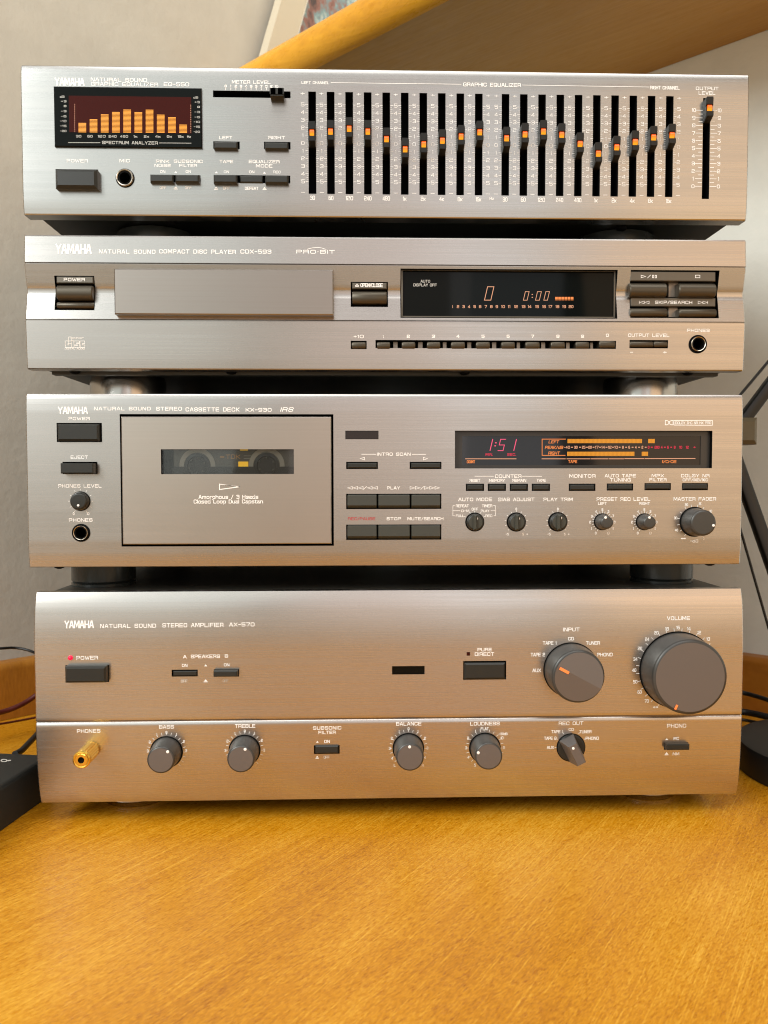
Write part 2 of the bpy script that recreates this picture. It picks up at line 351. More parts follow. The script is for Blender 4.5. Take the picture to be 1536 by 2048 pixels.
def stroke(mb, pts, t, fy, lift, mi=0, outline=False):
    """a printed line of width t through the (x, z) points, mitred, lying lift in front of the surface fy"""
    closed = len(pts) > 2 and abs(pts[0][0]-pts[-1][0])+abs(pts[0][1]-pts[-1][1]) < 1e-9
    P = [Vector(p) for p in (pts[:-1] if closed else pts)]; n = len(P); a = []; b = []
    for k in range(n):
        d0 = P[k]-P[k-1] if (closed or k > 0) else None
        d1 = P[(k+1) % n]-P[k] if (closed or k < n-1) else None
        d0 = (d0 if d0 is not None else d1).normalized(); d1 = (d1 if d1 is not None else d0).normalized()
        n0 = Vector((-d0.y, d0.x)); n1 = Vector((-d1.y, d1.x)); mt_ = n0+n1
        if mt_.length < 0.3: mt_ = n0*1.0
        mt_ = mt_.normalized(); q = mt_/max(0.45, mt_.dot(n0))*t/2
        e = Vector((0, 0))
        if not closed and k == 0: e = -d1*t/2
        if not closed and k == n-1: e = d0*t/2
        a.append(P[k]+q+e); b.append(P[k]-q+e)
    if outline:
        ring = a+b[::-1] if not closed else None
        if ring: stroke(mb, [tuple(p) for p in ring]+[tuple(ring[0])], outline, fy, lift, mi)
        else:
            stroke(mb, [tuple(p) for p in a]+[tuple(a[0])], outline, fy, lift, mi); stroke(mb, [tuple(p) for p in b]+[tuple(b[0])], outline, fy, lift, mi)
        return
    vs = [(p.x, fy(p.x, p.y)-lift, p.y) for p in a]+[(p.x, fy(p.x, p.y)-lift, p.y) for p in b]
    fs = [(k, (k+1) % n, n+(k+1) % n, n+k) for k in range(n if closed else n-1)]
    mb.add(vs, fs, mi)

def letters(mb, s, x0, x1, z0, z1, t, fy, shear=0.0, gap=1.7, lift=0.00012, mi=0, outline=False):
    W = sum(G[c][0] for c in s)+gap*(len(s)-1)
    sz = (z1-z0-t)/6; sx = (x1-x0-t-shear*(z1-z0))/max(W, 0.5) if W > 0.3 else 0
    cx = x0+t/2 if W > 0.3 else (x0+x1)/2
    n = 0
    for c in s:
        wd, pls = G[c]
        for pl in pls:
            stroke(mb, [(cx+px*sx+shear*pz*sz, z0+t/2+pz*sz) for px, pz in pl], t, fy, lift+0.000008*(n % 3), mi, outline); n += 1
        cx += (wd+gap)*sx

class Dev:
    def __init__(s, name, label, cat, zt, zb, xo, prof, depth=0.011):
        s.x0, s.x1, s.zt, s.zb, s.prof, s.depth = -0.2175+xo, 0.2175+xo, zt, zb, prof, depth
        s.root = empty(name, (xo, 0.14, zb), label, cat); s.holes = []
    def y(s, x, z):
        p = s.prof
        if z <= p[0][0]: return p[0][1]
        for (a, ya), (b, yb) in zip(p, p[1:]):
            if z <= b: return ya+(yb-ya)*(z-a)/(b-a)
        return p[-1][1]
    def pt(s, q, Y=None, off=0.0):
        y = 0.0 if Y is None else Y
        for _ in range(5):
            v = at_y(q[0], q[1], y)
            if Y is not None: break
            y = s.y(v.x, v.z)-off
        return v
    def rect(s, z, box, Y=None, off=0.0):
        X0, X1, Y0, Y1 = box; mx, my = (X0+X1)/2, (Y0+Y1)/2
        return (s.pt(z(X0, my), Y, off).x, s.pt(z(X1, my), Y, off).x, s.pt(z(mx, Y1), Y, off).z, s.pt(z(mx, Y0), Y, off).z)
    def hole(s, z, *box):
        r = s.rect(z, box); s.holes.append(r); return r
    def fy(s, Y=None): return (lambda x, z: Y) if Y is not None else s.y
    # printing -------------------------------------------------
    def text(s, z, st, *box, m='white_print', t=0.00040, Y=None, shear=0.0, mb=None, parent=None, name='lettering', lift=0.00012, gap=1.7):
        x0, x1, z0, z1 = s.rect(z, box, Y); own = mb is None; t = min(t, 0.165*(z1-z0)) if len(st) > 1 else t
        if own: mb = MB()
        letters(mb, st, x0, x1, z0, z1, t, s.fy(Y), shear, gap, lift)
        if own: return mb.build(name, m, parent or s.root, fix=False)
    def lines(s, z, pls, m='white_print', t=0.00030, Y=None, name='printed_line', parent=None, mb=None, lift=0.00012):
        for k, pl in enumerate(pls):
            one = MB() if mb is None else mb
            P = [s.pt(z(*p), Y) for p in pl]
            stroke(one, [(p.x, p.z) for p in P], t, s.fy(Y), lift+0.000008*(k % 3))
            if mb is None: one.build(name, m, parent or s.root, fix=False)
    def mark(s, z, x0, x1, y0, y1, base=False):
        """a small printed arrow head, with a foot when base"""
        r = s.rect(z, (x0, x1, y0, y1)); mb = MB(); h = r[3]-r[2]; mx = (r[0]+r[1])/2; b = r[2]+h*0.42 if base else r[2]
        f = lambda x, zz: (x, s.y(x, zz)-0.00012, zz)
        mb.add([f(r[0]+(r[1]-r[0])*.1, b), f(r[1]-(r[1]-r[0])*.1, b), f(mx, r[3])], [(0, 1, 2)])
        if base: mb.add([f(r[0], r[2]), f(r[1], r[2]), f(r[1], r[2]+h*.28), f(r[0], r[2]+h*.28)], [(0, 1, 2, 3)])
        mb.build('printed_arrow', 'white_print', s.root, fix=False)
    # hardware -------------------------------------------------
    def button(s, z, box, proud, hole=None, m='dark_plastic', b=0.0007, name='button', round_=False):
        if hole: s.hole(z, *hole)
        mid = s.pt(z((box[0]+box[1])/2, (box[2]+box[3])/2)); Y = s.y(mid.x, mid.z)-proud
        r = s.rect(z, box, Y); mb = MB()
        if round_:
            n = 9; zc, hz = (r[2]+r[3])/2, (r[3]-r[2])/2; d = round_
            prof = [(Y+d, r[2])]+[(Y+d-d*math.sin(math.pi*k/n)**0.8, zc-hz*math.cos(math.pi*k/n)) for k in range(1, n)]+[(Y+d, r[3]), (s.depth, r[3]), (s.depth, r[2])]
            mb.prism(r[0], r[1], prof, 0, 0.0006)
        else: mb.cap(r[0], r[1], r[2], r[3], Y, s.depth, b)
        return mb.build(name, m, s.root, smooth=35 if round_ else None)
    def circ(s, z, X, Y, r):
        c = s.pt(z(X, Y)); e = s.pt(z(X+r, Y)); return c, abs(e.x-c.x)
    def jack(s, z, X, Y, ro, r1, r2):
        c, R0 = s.circ(z, X, Y, ro); k = R0/ro; y0 = s.y(c.x, c.z)
        hs = R0*.66; s.holes.append((c.x-hs, c.x+hs, c.z-hs, c.z+hs))
        mb = MB(); mb.lathe(c.x, c.z, [(R0, y0+.002), (R0, y0-.0004), (r1*k, y0-.0004), (r2*k*.98, y0-.0010), (r2*k*.95, y0+.0105), (0.0002, y0+.0104)], 40)
        j = mb.build('jack', 'black', s.root, smooth=30)
        mb = MB(); a, b_ = r1*k, r2*k
        mb.lathe(c.x, c.z, [(a, y0-.0003), (a, y0-.0010), (a-(a-b_)*.2, y0-.0015), (a-(a-b_)*.45, y0-.0013), (b_, y0+.0010), (b_, y0+.006)], 40, close=False)
        mb.build('jack_ring', 'ring_metal', j, smooth=40)
    def dial(s, z, X, Y, ring, length, rf, body=0.95, dot=None, dotm='white_print', dotr=0.0006, name='knob', rim=0.0010, side='knob_side', face='knob_face', seg=56):
        """round knob; rf: radius of its front in zoom pixels as seen"""
        c, R0 = s.circ(z, X, Y, ring); y0 = s.y(c.x, c.z); rb = R0*body; yf = y0-length
        e0 = at_y(*z(X, Y), yf); e1 = at_y(*z(X+rf, Y), yf); r1 = abs(e1.x-e0.x)
        mb = MB()
        pr = [(rb*.99, y0+.001), (rb, y0-.0009), (r1, yf+rim*1.1), (r1-rim*.12, yf+rim*.55), (r1-rim*.4, yf+rim*.2), (r1-rim, yf)]
        mb.lathe(c.x, c.z, pr, seg, 0, close=False)
        k = MB(); 
        kn = mb.build(name, side, s.root, smooth=40)
        f = MB(); f.lathe(c.x, c.z, [(r1-rim, yf), (r1*.5, yf-.00005), (0.0001, yf-.00008)], seg); f.build('knob_face', face, kn, smooth=40)
        g = MB(); g.lathe(c.x, c.z, [(R0, y0+.0005), (R0, y0-.0004), (R0*.985, y0-.0005), (rb*.97, y0-.0005)], seg, close=False); g.build('knob_collar', 'black', kn, smooth=40)
        if dot:
            d = at_y(*z(*dot), yf-.0002); q = MB(); q.lathe(d.x, d.z, [(dotr, yf+.0001), (dotr, yf-.0002), (dotr*.7, yf-.0003)], 14); q.build('pointer', dotm, kn)
        return kn, c, r1, yf
    def ticks(s, z, X, Y, r0, r1, degs, labels=(), h=18, m='white_print', t=0.00026, extra=None, longer=None):
        """scale round a knob: ticks at the given angles (0 = up, clockwise), numbers at their pixel spots, one printed part"""
        mb = MB(); pl = []
        for d in degs:
            a = R(d); k = r1*(1.0 if not longer or d not in longer else longer[d])
            pl.append([(X+r0*math.sin(a), Y-r0*math.cos(a)), (X+k*math.sin(a), Y-k*math.cos(a))])
        s.lines(z, pl, mb=mb, t=t)
        for st, x, y in labels:
            wd = h*0.62*len(st) if st not in ('1', 'I', '|') else h*.25
            if len(st) == 2 and st[0] == '1': wd = h*1.0
            s.text(z, st, x-wd/2, x+wd/2, y-h/2, y+h/2, mb=mb, t=0.00030)
        mb.build('scale', m, s.root, fix=False)
    def panel(s, name='faceplate', m='brushed_titanium', cham=0.0007):
        def uniq(v):
            o = []
            for q in sorted(v):
                if not o or q-o[-1] > 2e-5: o.append(q)
            return o
        xs = uniq([s.x0, s.x0+cham, s.x1-cham, s.x1]+[q for h in s.holes for q in h[:2]])
        n = int((s.zt-s.zb)/0.003); 
        zs = uniq([p[0] for p in s.prof]+[q for h in s.holes for q in h[2:]]+[s.zb+(s.zt-s.zb)*k/n for k in range(n+1)])
        nx, nz = len(xs), len(zs); mb = MB()
        yv = lambda i, j: s.y(xs[i], zs[j])+(cham if i in (0, nx-1) else 0)
        mb.v = [(xs[i], yv(i, j), zs[j]) for i in range(nx) for j in range(nz)]
        solid = [[not any(h[0] < (xs[i]+xs[i+1])/2 < h[1] and h[2] < (zs[j]+zs[j+1])/2 < h[3] for h in s.holes) for j in range(nz-1)] for i in range(nx-1)]
        back = {}
        def bk(i, j):
            if (i, j) not in back: back[(i, j)] = len(mb.v); mb.v.append((xs[i], s.depth+0.0004, zs[j]))
            return back[(i, j)]
        ix = lambda i, j: i*nz+j
        for i in range(nx-1):
            for j in range(nz-1):
                if not solid[i][j]: continue
                mb.f.append((ix(i, j), ix(i+1, j), ix(i+1, j+1), ix(i, j+1))); mb.m.append(0)
                for (a, b_, di, dj) in (((i, j), (i, j+1), -1, 0), ((i+1, j), (i+1, j+1), 1, 0), ((i, j), (i+1, j), 0, -1), ((i, j+1), (i+1, j+1), 0, 1)):
                    k, l = i+di, j+dj
                    out = k < 0 or l < 0 or k >= nx-1 or l >= nz-1
                    if out or not solid[k][l]:
                        mb.f.append((ix(*a), ix(*b_), bk(*b_), bk(*a))); mb.m.append(0 if out else 1)
        used = set(q for f in mb.f for q in f)      # drop the points inside the openings
        mp = {q: k for k, q in enumerate(sorted(used))}
        mb.v = [mb.v[q] for q in sorted(used)]; mb.f = [tuple(mp[q] for q in f) for f in mb.f]
        mb.build(name, [m, 'black'], s.root, smooth=22)
    def chassis(s, inset=0.006, back=0.285, zlo=0.0012, zhi=0.0018):
        mb = MB(); mb.box(s.x0+inset, s.x1-inset, s.depth, back, s.zb+zlo, s.zt-zhi)
        mb.m[0] = 0
        for k, f in enumerate(mb.f):
            if all(abs(mb.v[q][1]-s.depth) < 1e-6 for q in f): mb.m[k] = 1
            if all(abs(mb.v[q][2]-(s.zt-zhi)) < 1e-6 for q in f): mb.m[k] = 2
        return mb.build('chassis', ['chassis_paint', 'black', 'cover_paint'], s.root)
    def feet(s, prof, m, xs=(-0.15, 0.15), ys=(0.055, 0.235), mats2=None):
        first = None
        for x in xs:
            for y in ys:
                if first is None:
                    mb = MB(); mb.lathe_z(x, y, prof, 56); first = mb.build('foot', m, s.root, smooth=30)
                    base = Vector((x, y)); loc0 = first.location.copy()
                else:
                    o = first.copy(); COL.objects.link(o); o.parent = s.root; o.location = loc0+Vector((x-base.x, y-base.y, 0))
    def screw(s, pts, r=0.0035):
        for x, y, z in pts:
            mb = MB(); mb.lathe_z(x, y, [(r, z+.0005), (r, z-.0006), (r*.8, z-.0016), (r*.35, z-.0022)], 14); mb.build('screw', 'black', s.root, smooth=50)

# ------------------------------------------------------------------ the setting: corner of a room, desk, shelf
ZD, ZRAIL = -0.009, 0.041          # desk top, top of the back rail
S2 = math.sqrt(0.5)
NL, NR = Vector((S2, -S2, 0)), Vector((-S2, -S2, 0))     # room-facing normals of the two walls
pl_, pr_ = at_z(30, 1325, ZRAIL), at_z(1512, 1316, ZRAIL)      # points on the front faces of the rails
WL, WR = pl_-NL*0.018, pr_-NR*0.018                      # points on the wall faces
def along(p, n, s): d = Vector((-n.y, n.x, 0)); return p+d*s
def slab(name, p, n, s0, s1, th, z0, z1, m, parent=None, dense=0, **k):
    """upright slab: its face passes through p, faces n, runs s0..s1 along the face"""
    mb = MB(); vs = []
    for s_ in (s0, s1):
        for d in (0, -th):
            for z in (z0, z1): q = along(p, n, s_)+n*d; vs.append((q.x, q.y, z))
    mb.add(vs, [(0, 1, 3, 2), (4, 6, 7, 5), (0, 4, 5, 1), (2, 3, 7, 6), (0, 2, 6, 4), (1, 5, 7, 3)])
    return mb.build(name, m, parent, **k)
# corner of the walls
ct = Matrix(((NL.x, NL.y), (NR.x, NR.y))).inverted() @ Vector((WL.dot(NL), WR.dot(NR)))
CORNER = Vector((ct.x, ct.y, 0))
slab('wall', CORNER, NL, -1.6, 0.0, 0.1, -0.7, 1.7, 'plaster_dim', kind='structure', label='plaster wall behind the stack, toned for dimmer light')
slab('wall', CORNER, NR, 0.0, 1.6, 0.1, -0.7, 1.7, 'plaster_lit', kind='structure', label='plaster wall beside the lamp, toned for brighter light')

desk = empty('desk', (0, 0.0, ZD), 'orange wooden corner desk that the stack of hi-fi units stands on', 'desk')
mb = MB(); A = along(CORNER, NL, -1.25); B = along(CORNER, NR, 1.25)
pts = [(CORNER.x, CORNER.y-0.002), (A.x+0.001, A.y-.001), (A.x+.35, A.y-.35), (B.x-.35, B.y-.35), (B.x-0.001, B.y-.001)]
vs = [(x, y, z) for z in (ZD, ZD-0.028) for x, y in pts]
mb.add(vs, [(0, 1, 2, 3, 4), (9, 8, 7, 6, 5)]+[(k, (k+1) % 5, 5+(k+1) % 5, 5+k) for k in range(5)])
mb.build('desk_top', 'desk_wood', desk)
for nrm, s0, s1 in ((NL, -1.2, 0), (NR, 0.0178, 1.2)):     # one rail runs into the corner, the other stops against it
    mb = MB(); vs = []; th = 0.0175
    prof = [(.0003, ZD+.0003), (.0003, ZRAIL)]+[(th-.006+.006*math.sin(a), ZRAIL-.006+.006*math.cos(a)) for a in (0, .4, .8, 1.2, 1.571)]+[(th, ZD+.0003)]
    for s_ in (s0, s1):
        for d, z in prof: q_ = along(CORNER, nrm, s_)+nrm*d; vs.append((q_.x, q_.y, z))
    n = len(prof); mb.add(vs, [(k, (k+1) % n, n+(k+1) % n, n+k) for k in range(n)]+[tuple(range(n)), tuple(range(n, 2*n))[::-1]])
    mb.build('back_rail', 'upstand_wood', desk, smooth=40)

# the wooden shelf above the stack, its back along the right wall
sh = at_plane(1536, 59, WR, NR); sh2 = at_plane(1315.5, 141.5, WR, NR); ZSH = (sh.z+sh2.z)/2
e1, e2 = at_z(620, 127, ZSH), at_z(863, 0, ZSH)
dist = ((e1+e2)/2-WR).dot(NR)
print('shelf', sh.z, sh2.z, 'front edge', (e1-WR).dot(NR), (e2-WR).dot(NR), 'corner', CORNER)
shelf = empty('wooden_shelf', along(CORNER, NR, 0.3)+Vector((0, 0, ZSH)), 'sloping-edged wooden shelf with a rounded orange front above the top unit', 'shelf')
mb = MB(); d_ = Vector((-NR.y, NR.x, 0)); SH_T = 0.022
def shp(s_, dn, z): q = CORNER+d_*s_+NR*dn; return (q.x, q.y, z)
s0 = 0.002
# plan outline: butts against the left wall on one side
q0, q1 = 0.002, dist
vs = [shp(q0, .001, ZSH), shp(q0, q1, ZSH), shp(1.3, q1, ZSH), shp(1.3, .001, ZSH)]
vs += [(x, y, z+SH_T) for x, y, z in vs]
mb.add(vs, [(0, 1, 2, 3), (4, 5, 6, 7), (0, 1, 5, 4), (1, 2, 6, 5), (2, 3, 7, 6), (3, 0, 4, 7)])
mb.build('shelf_board', 'panel_wood', shelf)
mb = MB(); prof = []; r_ = 0.019
for k in range(13):
    a = -math.pi/2+math.pi*k/12; prof.append((q1+0.0003+0.016*math.cos(a)*1.0, ZSH+SH_T/2+r_*math.sin(a)))
prof = [(q1+0.0003, ZSH+SH_T/2-r_)]+prof+[(q1+0.0003, ZSH+SH_T/2+r_)]
vs = [shp(q0, a, z) for a, z in prof]+[shp(1.3, a, z) for a, z in prof]; n = len(prof)
mb.add(vs, [(k, (k+1) % n, n+(k+1) % n, n+k) for k in range(n)]+[tuple(range(n)), tuple(range(n, 2*n))[::-1]])
mb.build('shelf_edge', 'edge_wood', shelf, smooth=40)

# picture in a pale frame leaning askew against the left wall
pf = WL+NL*0.012
fr = empty('picture_frame', at_plane(560, 90, pf, NL), 'pale wooden picture frame tilted against the left wall behind the shelf edge', 'picture frame')
U = Vector((S2, S2, 0)); V_ = Vector((0, 0, 1))
o0, o1 = at_plane(550, 0, pf, NL), at_plane(522, 97, pf, NL)
dn = (o1-o0).normalized(); rt_ = dn.cross(NL).normalized()
if rt_.dot(U) < 0: rt_ = -rt_
wf = abs((at_plane(601, 0, pf, NL)-o0).dot(rt_))
def fpt(a, b, off): return tuple(o0+rt_*a-dn*b+NL*off)
L0, L1, WW = -0.12, 0.13, 0.21
def bar(a0, a1, b0, b1, th):
    mb = MB(); vs = [fpt(a, b, o) for a in (a0, a1) for b in (b0, b1) for o in (0, th)]
    mb.add(vs, [(0, 1, 3, 2), (4, 6, 7, 5), (0, 4, 5, 1), (2, 3, 7, 6), (0, 2, 6, 4), (1, 5, 7, 3)]); return mb
for a0, a1, b0, b1 in ((0, wf, L0, L1), (WW-wf, WW, L0, L1), (wf+.0002, WW-wf-.0002, L0, L0+wf), (wf+.0002, WW-wf-.0002, L1-wf, L1)):
    bar(a0, a1, b0, b1, 0.014).build('frame_side', 'frame_paint', fr)
bar(wf, WW-wf, L0+wf, L1-wf, 0.005).build('mount', 'white_print', fr)
bar(wf+.007, WW-wf-.007, L0+wf+.008, L1-wf-.008, 0.0056).build('picture', 'picture_print', fr)

# ------------------------------------------------------------------ graphic equalizer
zt, zb = 0.44701, 0.36016
eq = Dev('graphic_equalizer', 'silver graphic equalizer with glowing orange sliders, topmost unit of the stack', 'graphic equalizer', zt, zb, -0.00034,
         [(zb, .0017), (zb+.0006, .0012), (zb+.004, .0007), (zb+.008, .0003), (zb+.013, .0001), (zb+.018, 0), (zt-.010, 0), (zt-.005, .0002), (zt-.0015, .0005), (zt-.0005, .0008), (zt, .0013)])
def logo(dev, z, *box): dev.text(z, 'YAMAHA', *box, t=0.00105, gap=1.35, name='brand_lettering')
logo(eq, ZA, 305, 535, 176, 238)
eq.text(ZA, 'NATURAL SOUND', 583, 1015, 177, 206); eq.text(ZA, 'GRAPHIC EQUALIZER', 585, 1100, 211, 240); eq.text(ZA, 'EQ-550', 1143, 1338, 211, 241)
# spectrum display: black box standing a little proud
r = eq.rect(ZS, (48, 1462, 80, 655)); YD = -0.0016
mb = MB(); mb.cap(r[0], r[1], r[2], r[3], YD, 0.004, 0.0004); disp = mb.build('display', 'glass_black', eq.root)
eq.holes.append((r[0]+.002, r[1]-.002, r[2]+.002, r[3]-.002))
w_ = eq.rect(ZS, (183, 1357, 158, 508), YD); mb = MB()
mb.box(w_[0], w_[1], YD-.00012, YD+.0005, w_[2], w_[3]); mb.build('display_window', 'window_red', disp)
tops = [415, 370, 325, 302, 278, 302, 280, 330, 352, 423]
for k in range(10):
    xx = 275+k*107.5; n = max(3, round((505-tops[k])/11.8)); mb = MB(); sk = k*0.55
    for j in range(n):
        yb_ = 503+sk-j*11.8; q = eq.rect(ZS, (xx, xx+73, yb_-6.2, yb_), YD)
        mb.box(q[0], q[1], YD-.0003, YD-.00014, q[2], q[3])
    mb.build('level_bar', 'amber_glow', disp, kind='stuff')
mb = MB()
for x, y0 in ((238, 236), (1352, 243)):
    for j in range(16):
        q = eq.rect(ZS, (x-3, x+3, y0+j*17.2-3, y0+j*17.2+3), YD); mb.box(q[0], q[1], YD-.0003, YD-.00014, q[2], q[3])
mb.build('dotted_scale', 'peach_glow', disp, kind='stuff')
for x, dy in ((150, 0), (1435, 8)):
    mb = MB()
    for st, y in (('dB', 161), ('+3', 205), ('0', 251), ('-3', 300), ('-6', 349), ('-10', 395), ('-15', 442), ('-20', 490)):
        wd = {1: 25, 2: 52, 3: 60}[len(st)]; xe = x+(8 if x < 500 else 5); xe = xe-18 if st == 'dB' else xe
        eq.text(ZS, st, xe-wd*(.85 if st == 'dB' else 1), xe, y+dy-10, y+dy+10, Y=YD, mb=mb, t=.0003)
    mb.build('decibel_scale', 'grey_print', disp, fix=False)
mb = MB()
for k, st in enumerate(['30', '60', '120', '240', '480', '1k', '2k', '4k', '8k', '16k', 'Hz']):
    c = [276, 385, 497, 602, 712, 821, 927, 1036, 1147, 1255, 1335][k]; wd = {2: 50, 3: 76}[len(st)]
    if st in ('1k', '16k'): wd *= .72
    if st == 'Hz': wd = 36
    eq.text(ZS, st, c-wd/2, c+wd/2, 529+k*.4, 552+k*.4, Y=YD, mb=mb, t=.0003)
mb.build('frequency_scale', 'grey_print', disp, fix=False)
eq.text(ZS, 'SPECTRUM ANALYZER', 500, 1035, 588, 618, Y=YD, m='grey_print', parent=disp)
eq.lines(ZS, [[(177, 602), (480, 603)], [(1050, 605), (1355, 607)]], Y=YD, m='grey_print', parent=disp)

eq.text(ZA, 'POWER', 398, 562, 800, 826); eq.button(ZA, (305, 627, 873, 1020), .0055, (312, 640, 878, 1012), b=.0016, name='power_button')
eq.text(ZA, 'MIC', 803, 882, 800, 826); eq.jack(ZA, 846, 946, 72, 66, 42)
for st, *b_ in (('PINK', 1083, 1185, 805, 829), ('NOISE', 1072, 1198, 838, 861), ('SUBSONIC', 1220, 1442, 805, 829), ('FILTER', 1262, 1398, 838, 861),
              ('ON', 1115, 1155, 886, 906), ('ON', 1311, 1351, 886, 906), ('OFF', 1112, 1162, 1010, 1031), ('OFF', 1305, 1356, 1010, 1031)): eq.text(ZA, st, *b_)
eq.mark(ZA, 1219, 1251, 893, 908); eq.mark(ZA, 1219, 1251, 1010, 1033, True)
eq.hole(ZA, 1045, 1425, 922, 976)
eq.button(ZA, (1037, 1215, 915, 977), .0035, b=.0008); eq.button(ZA, (1229, 1412, 917, 978), .0035, b=.0008)
eq.text(ZB, 'METER LEVEL', 245, 542, 196, 222)
mb = MB(); tk = []
for k in range(11):
    x = 198+39*k; wd = 18 if k != 1 else 4
    if k == 10: wd = 26
    eq.text(ZB, str(k), x-wd/2, x+wd/2, 229+k*.3, 250+k*.3, mb=mb); tk.append([(x, 256), (x, 270)])
eq.lines(ZB, tk, mb=mb); mb.build('scale', 'white_print', eq.root, fix=False)
eq.hole(ZB, 100, 695, 276, 328)
# meter level slider knob with a ribbed front
q = eq.rect(ZB, (540, 640, 252, 312), -.0065); mb = MB(); nr = 11
mb.prism(q[0], q[1], [(-.0065, q[2]), (-.0065, q[3]), (-.0045, q[3]+.0006), (.009, q[3]-.001), (.009, q[2]-.001), (-.002, q[2]-.001)], 0)
for k in range(nr):
    if k == nr//2: continue
    x = q[0]+(q[1]-q[0])*(k+.5)/nr; mb.box(x-.0007, x+.0007, -.0071, -.0064, q[2]+.0008, q[3]-.0003)
mb.build('slider_knob', 'dark_plastic', eq.root)
for st, *b_ in (('LEFT', 148, 248, 623, 648), ('RIGHT', 525, 653, 623, 648), ('TAPE', 150, 255, 807, 831), ('EQUALIZER', 375, 611, 807, 832), ('MODE', 430, 557, 840, 865),
              ('ON', 183, 223, 888, 908), ('ON', 377, 418, 888, 909), ('REC', 563, 620, 889, 910), ('OFF', 177, 229, 1012, 1035), ('DEFEAT', 345, 448, 1013, 1036)): eq.text(ZB, st, *b_)
eq.mark(ZB, 111, 141, 895, 909); eq.mark(ZB, 480, 510, 897, 911); eq.mark(ZB, 109, 140, 1012, 1035, True); eq.mark(ZB, 481, 511, 1014, 1037, True)
eq.button(ZB, (106, 286, 666, 720), .003, (102, 305, 664, 722)); eq.button(ZB, (498, 677, 669, 723), .003, (492, 695, 667, 725))
eq.hole(ZB, 105, 693, 924, 984)
eq.button(ZB, (103, 284, 917, 982), .0038, b=.0008); eq.button(ZB, (305, 482, 929, 980), .001, b=.0006); eq.button(ZB, (500, 677, 921, 984), .0038, b=.0008)
eq.text(ZB, "LEFT CHANNEL", 780, 992, 203, 224, t=.00042); eq.text(ZC, "GRAPHIC EQUALIZER", 562, 1005, 215, 244); eq.text(Z4, "RIGHT CHANNEL", 630, 857, 239, 266, t=.00048)
eq.lines(PX, [[(662, 165.5), (922.5, 168.7)], [(1044.5, 170.3), (1297, 174.3)]])
# the twenty band sliders
mb = MB(); hw = .00222
prof = [(.009, .0066), (-.0005, .0063), (-.0051, .0064), (-.0047, .0022), (-.0036, .0013), (-.0036, -.0013), (-.0050, -.0021), (-.0055, -.0024), (-.0054, -.0050), (-.0004, -.0072), (.009, -.0076)]
mb.prism(-hw, hw, [(y, z) for y, z in prof], 0, .00035)
sl0 = mb.build('slider', 'slider_plastic', eq.root, smooth=20)
mb = MB(); mb.prism(-hw*.58, hw*.58, [(-.0034, .00175)]+[(-.0038-.0013*math.cos(a), .00195*math.sin(a)) for a in (1.2, .8, .4, 0, -.4, -.8, -1.2)]+[(-.0034, -.00175)], 0)
gl0 = mb.build('slider_light', 'slider_glow', sl0, smooth=40)
SL_LOC, GL_LOC = sl0.location.copy(), gl0.location.copy(); n_sl = 0
XL = [624.6+(957.4-624.6)*k/9 for k in range(10)]; XR = [1010.7+(1338.6-1010.7)*k/9 for k in range(10)]
yl = [150+q/3.84 for q in (440, 432, 410, 432, 490, 568, 530, 502, 470, 437)]
yr = [110+q/3.84 for q in (637, 607, 585, 610, 680, 755, 706, 665, 630, 613)]
zT, zB = eq.pt((791, 185.3)).z, eq.pt((791, 389.2)).z; zw = 14.9/F_PX*.5
xsl = [eq.pt((x, 280)).x for x in XL]; xsr = [eq.pt((x, 290)).x for x in XR]
hwS = .00228
def put_slider(x, z):
    global n_sl
    if n_sl == 0: s_ = sl0
    else:
        s_ = sl0.copy(); COL.objects.link(s_); g_ = gl0.copy(); COL.objects.link(g_); g_.parent = s_; g_.location = GL_LOC; s_.parent = eq.root
    n_sl += 1; s_.location = SL_LOC+Vector((x, 0, z))
def column(x, zf, left=True, right=True, gap=.0016, reach=.0031):
    """numbers between two slots: +, 5..0..5, -, with ticks"""
    mb = MB()
    def num(st, z, hh=.0022, ww=.0020):
        if st == '1': ww = .0005
        letters(mb, st, x-ww/2, x+ww/2, z-hh/2, z+hh/2, .00026, eq.y, 0)
    num('+', zf(-6.42), .0024, .0024); num('-', zf(6.42), .0022, .0024)
    for k in range(-5, 6):
        num(str(abs(k)), zf(k))
        for sd in ((-1,) if left else ())+((1,) if right else ()):
            stroke(mb, [(x+sd*gap, zf(k)), (x+sd*reach, zf(k))],   .00022, eq.y, .00012)
            if k < 5:
                for q in (.25, .5, .75): stroke(mb, [(x+sd*(reach-(.0010 if q == .5 else .0006)), zf(k+q)), (x+sd*reach, zf(k+q))], .00013, eq.y, .00012)
    mb.build('scale', 'white_print', eq.root, fix=False)
z5, z_5 = eq.pt((624, 150+228/3.84)).z, eq.pt((624, 150+818/3.84)).z
zf = lambda k: (z5+z_5)/2-(z5-z_5)*k/10
for xs_, ys_, px_ in ((xsl, yl, XL), (xsr, yr, XR)):
    pitch = (xs_[9]-xs_[0])/9
    for k, st in enumerate(['30', '60', '120', '240', '480', '1k', '2k', '4k', '8k', '16k']):
        eq.holes.append((xs_[k]-hwS, xs_[k]+hwS, zB, zT)); put_slider(xs_[k], at_y(px_[k], ys_[k], -.0048).z)
        mb = MB(); wd = {2: .0029, 3: .0044}[len(st)]*(.75 if st in ('1k', '16k') else 1)
        letters(mb, st, xs_[k]-wd/2, xs_[k]+wd/2, zB-.0036, zB-.0011, .00034, eq.y); mb.build('lettering', 'white_print', eq.root, fix=False)
    for k in range(11): column(xs_[0]+pitch*(k-.5) if 0 < k < 10 else (xs_[0]-.0056 if k == 0 else xs_[9]+.0056), zf, k > 0, k < 10)
eq.text(ZC, 'Hz', 765, 798, 1092, 1113)
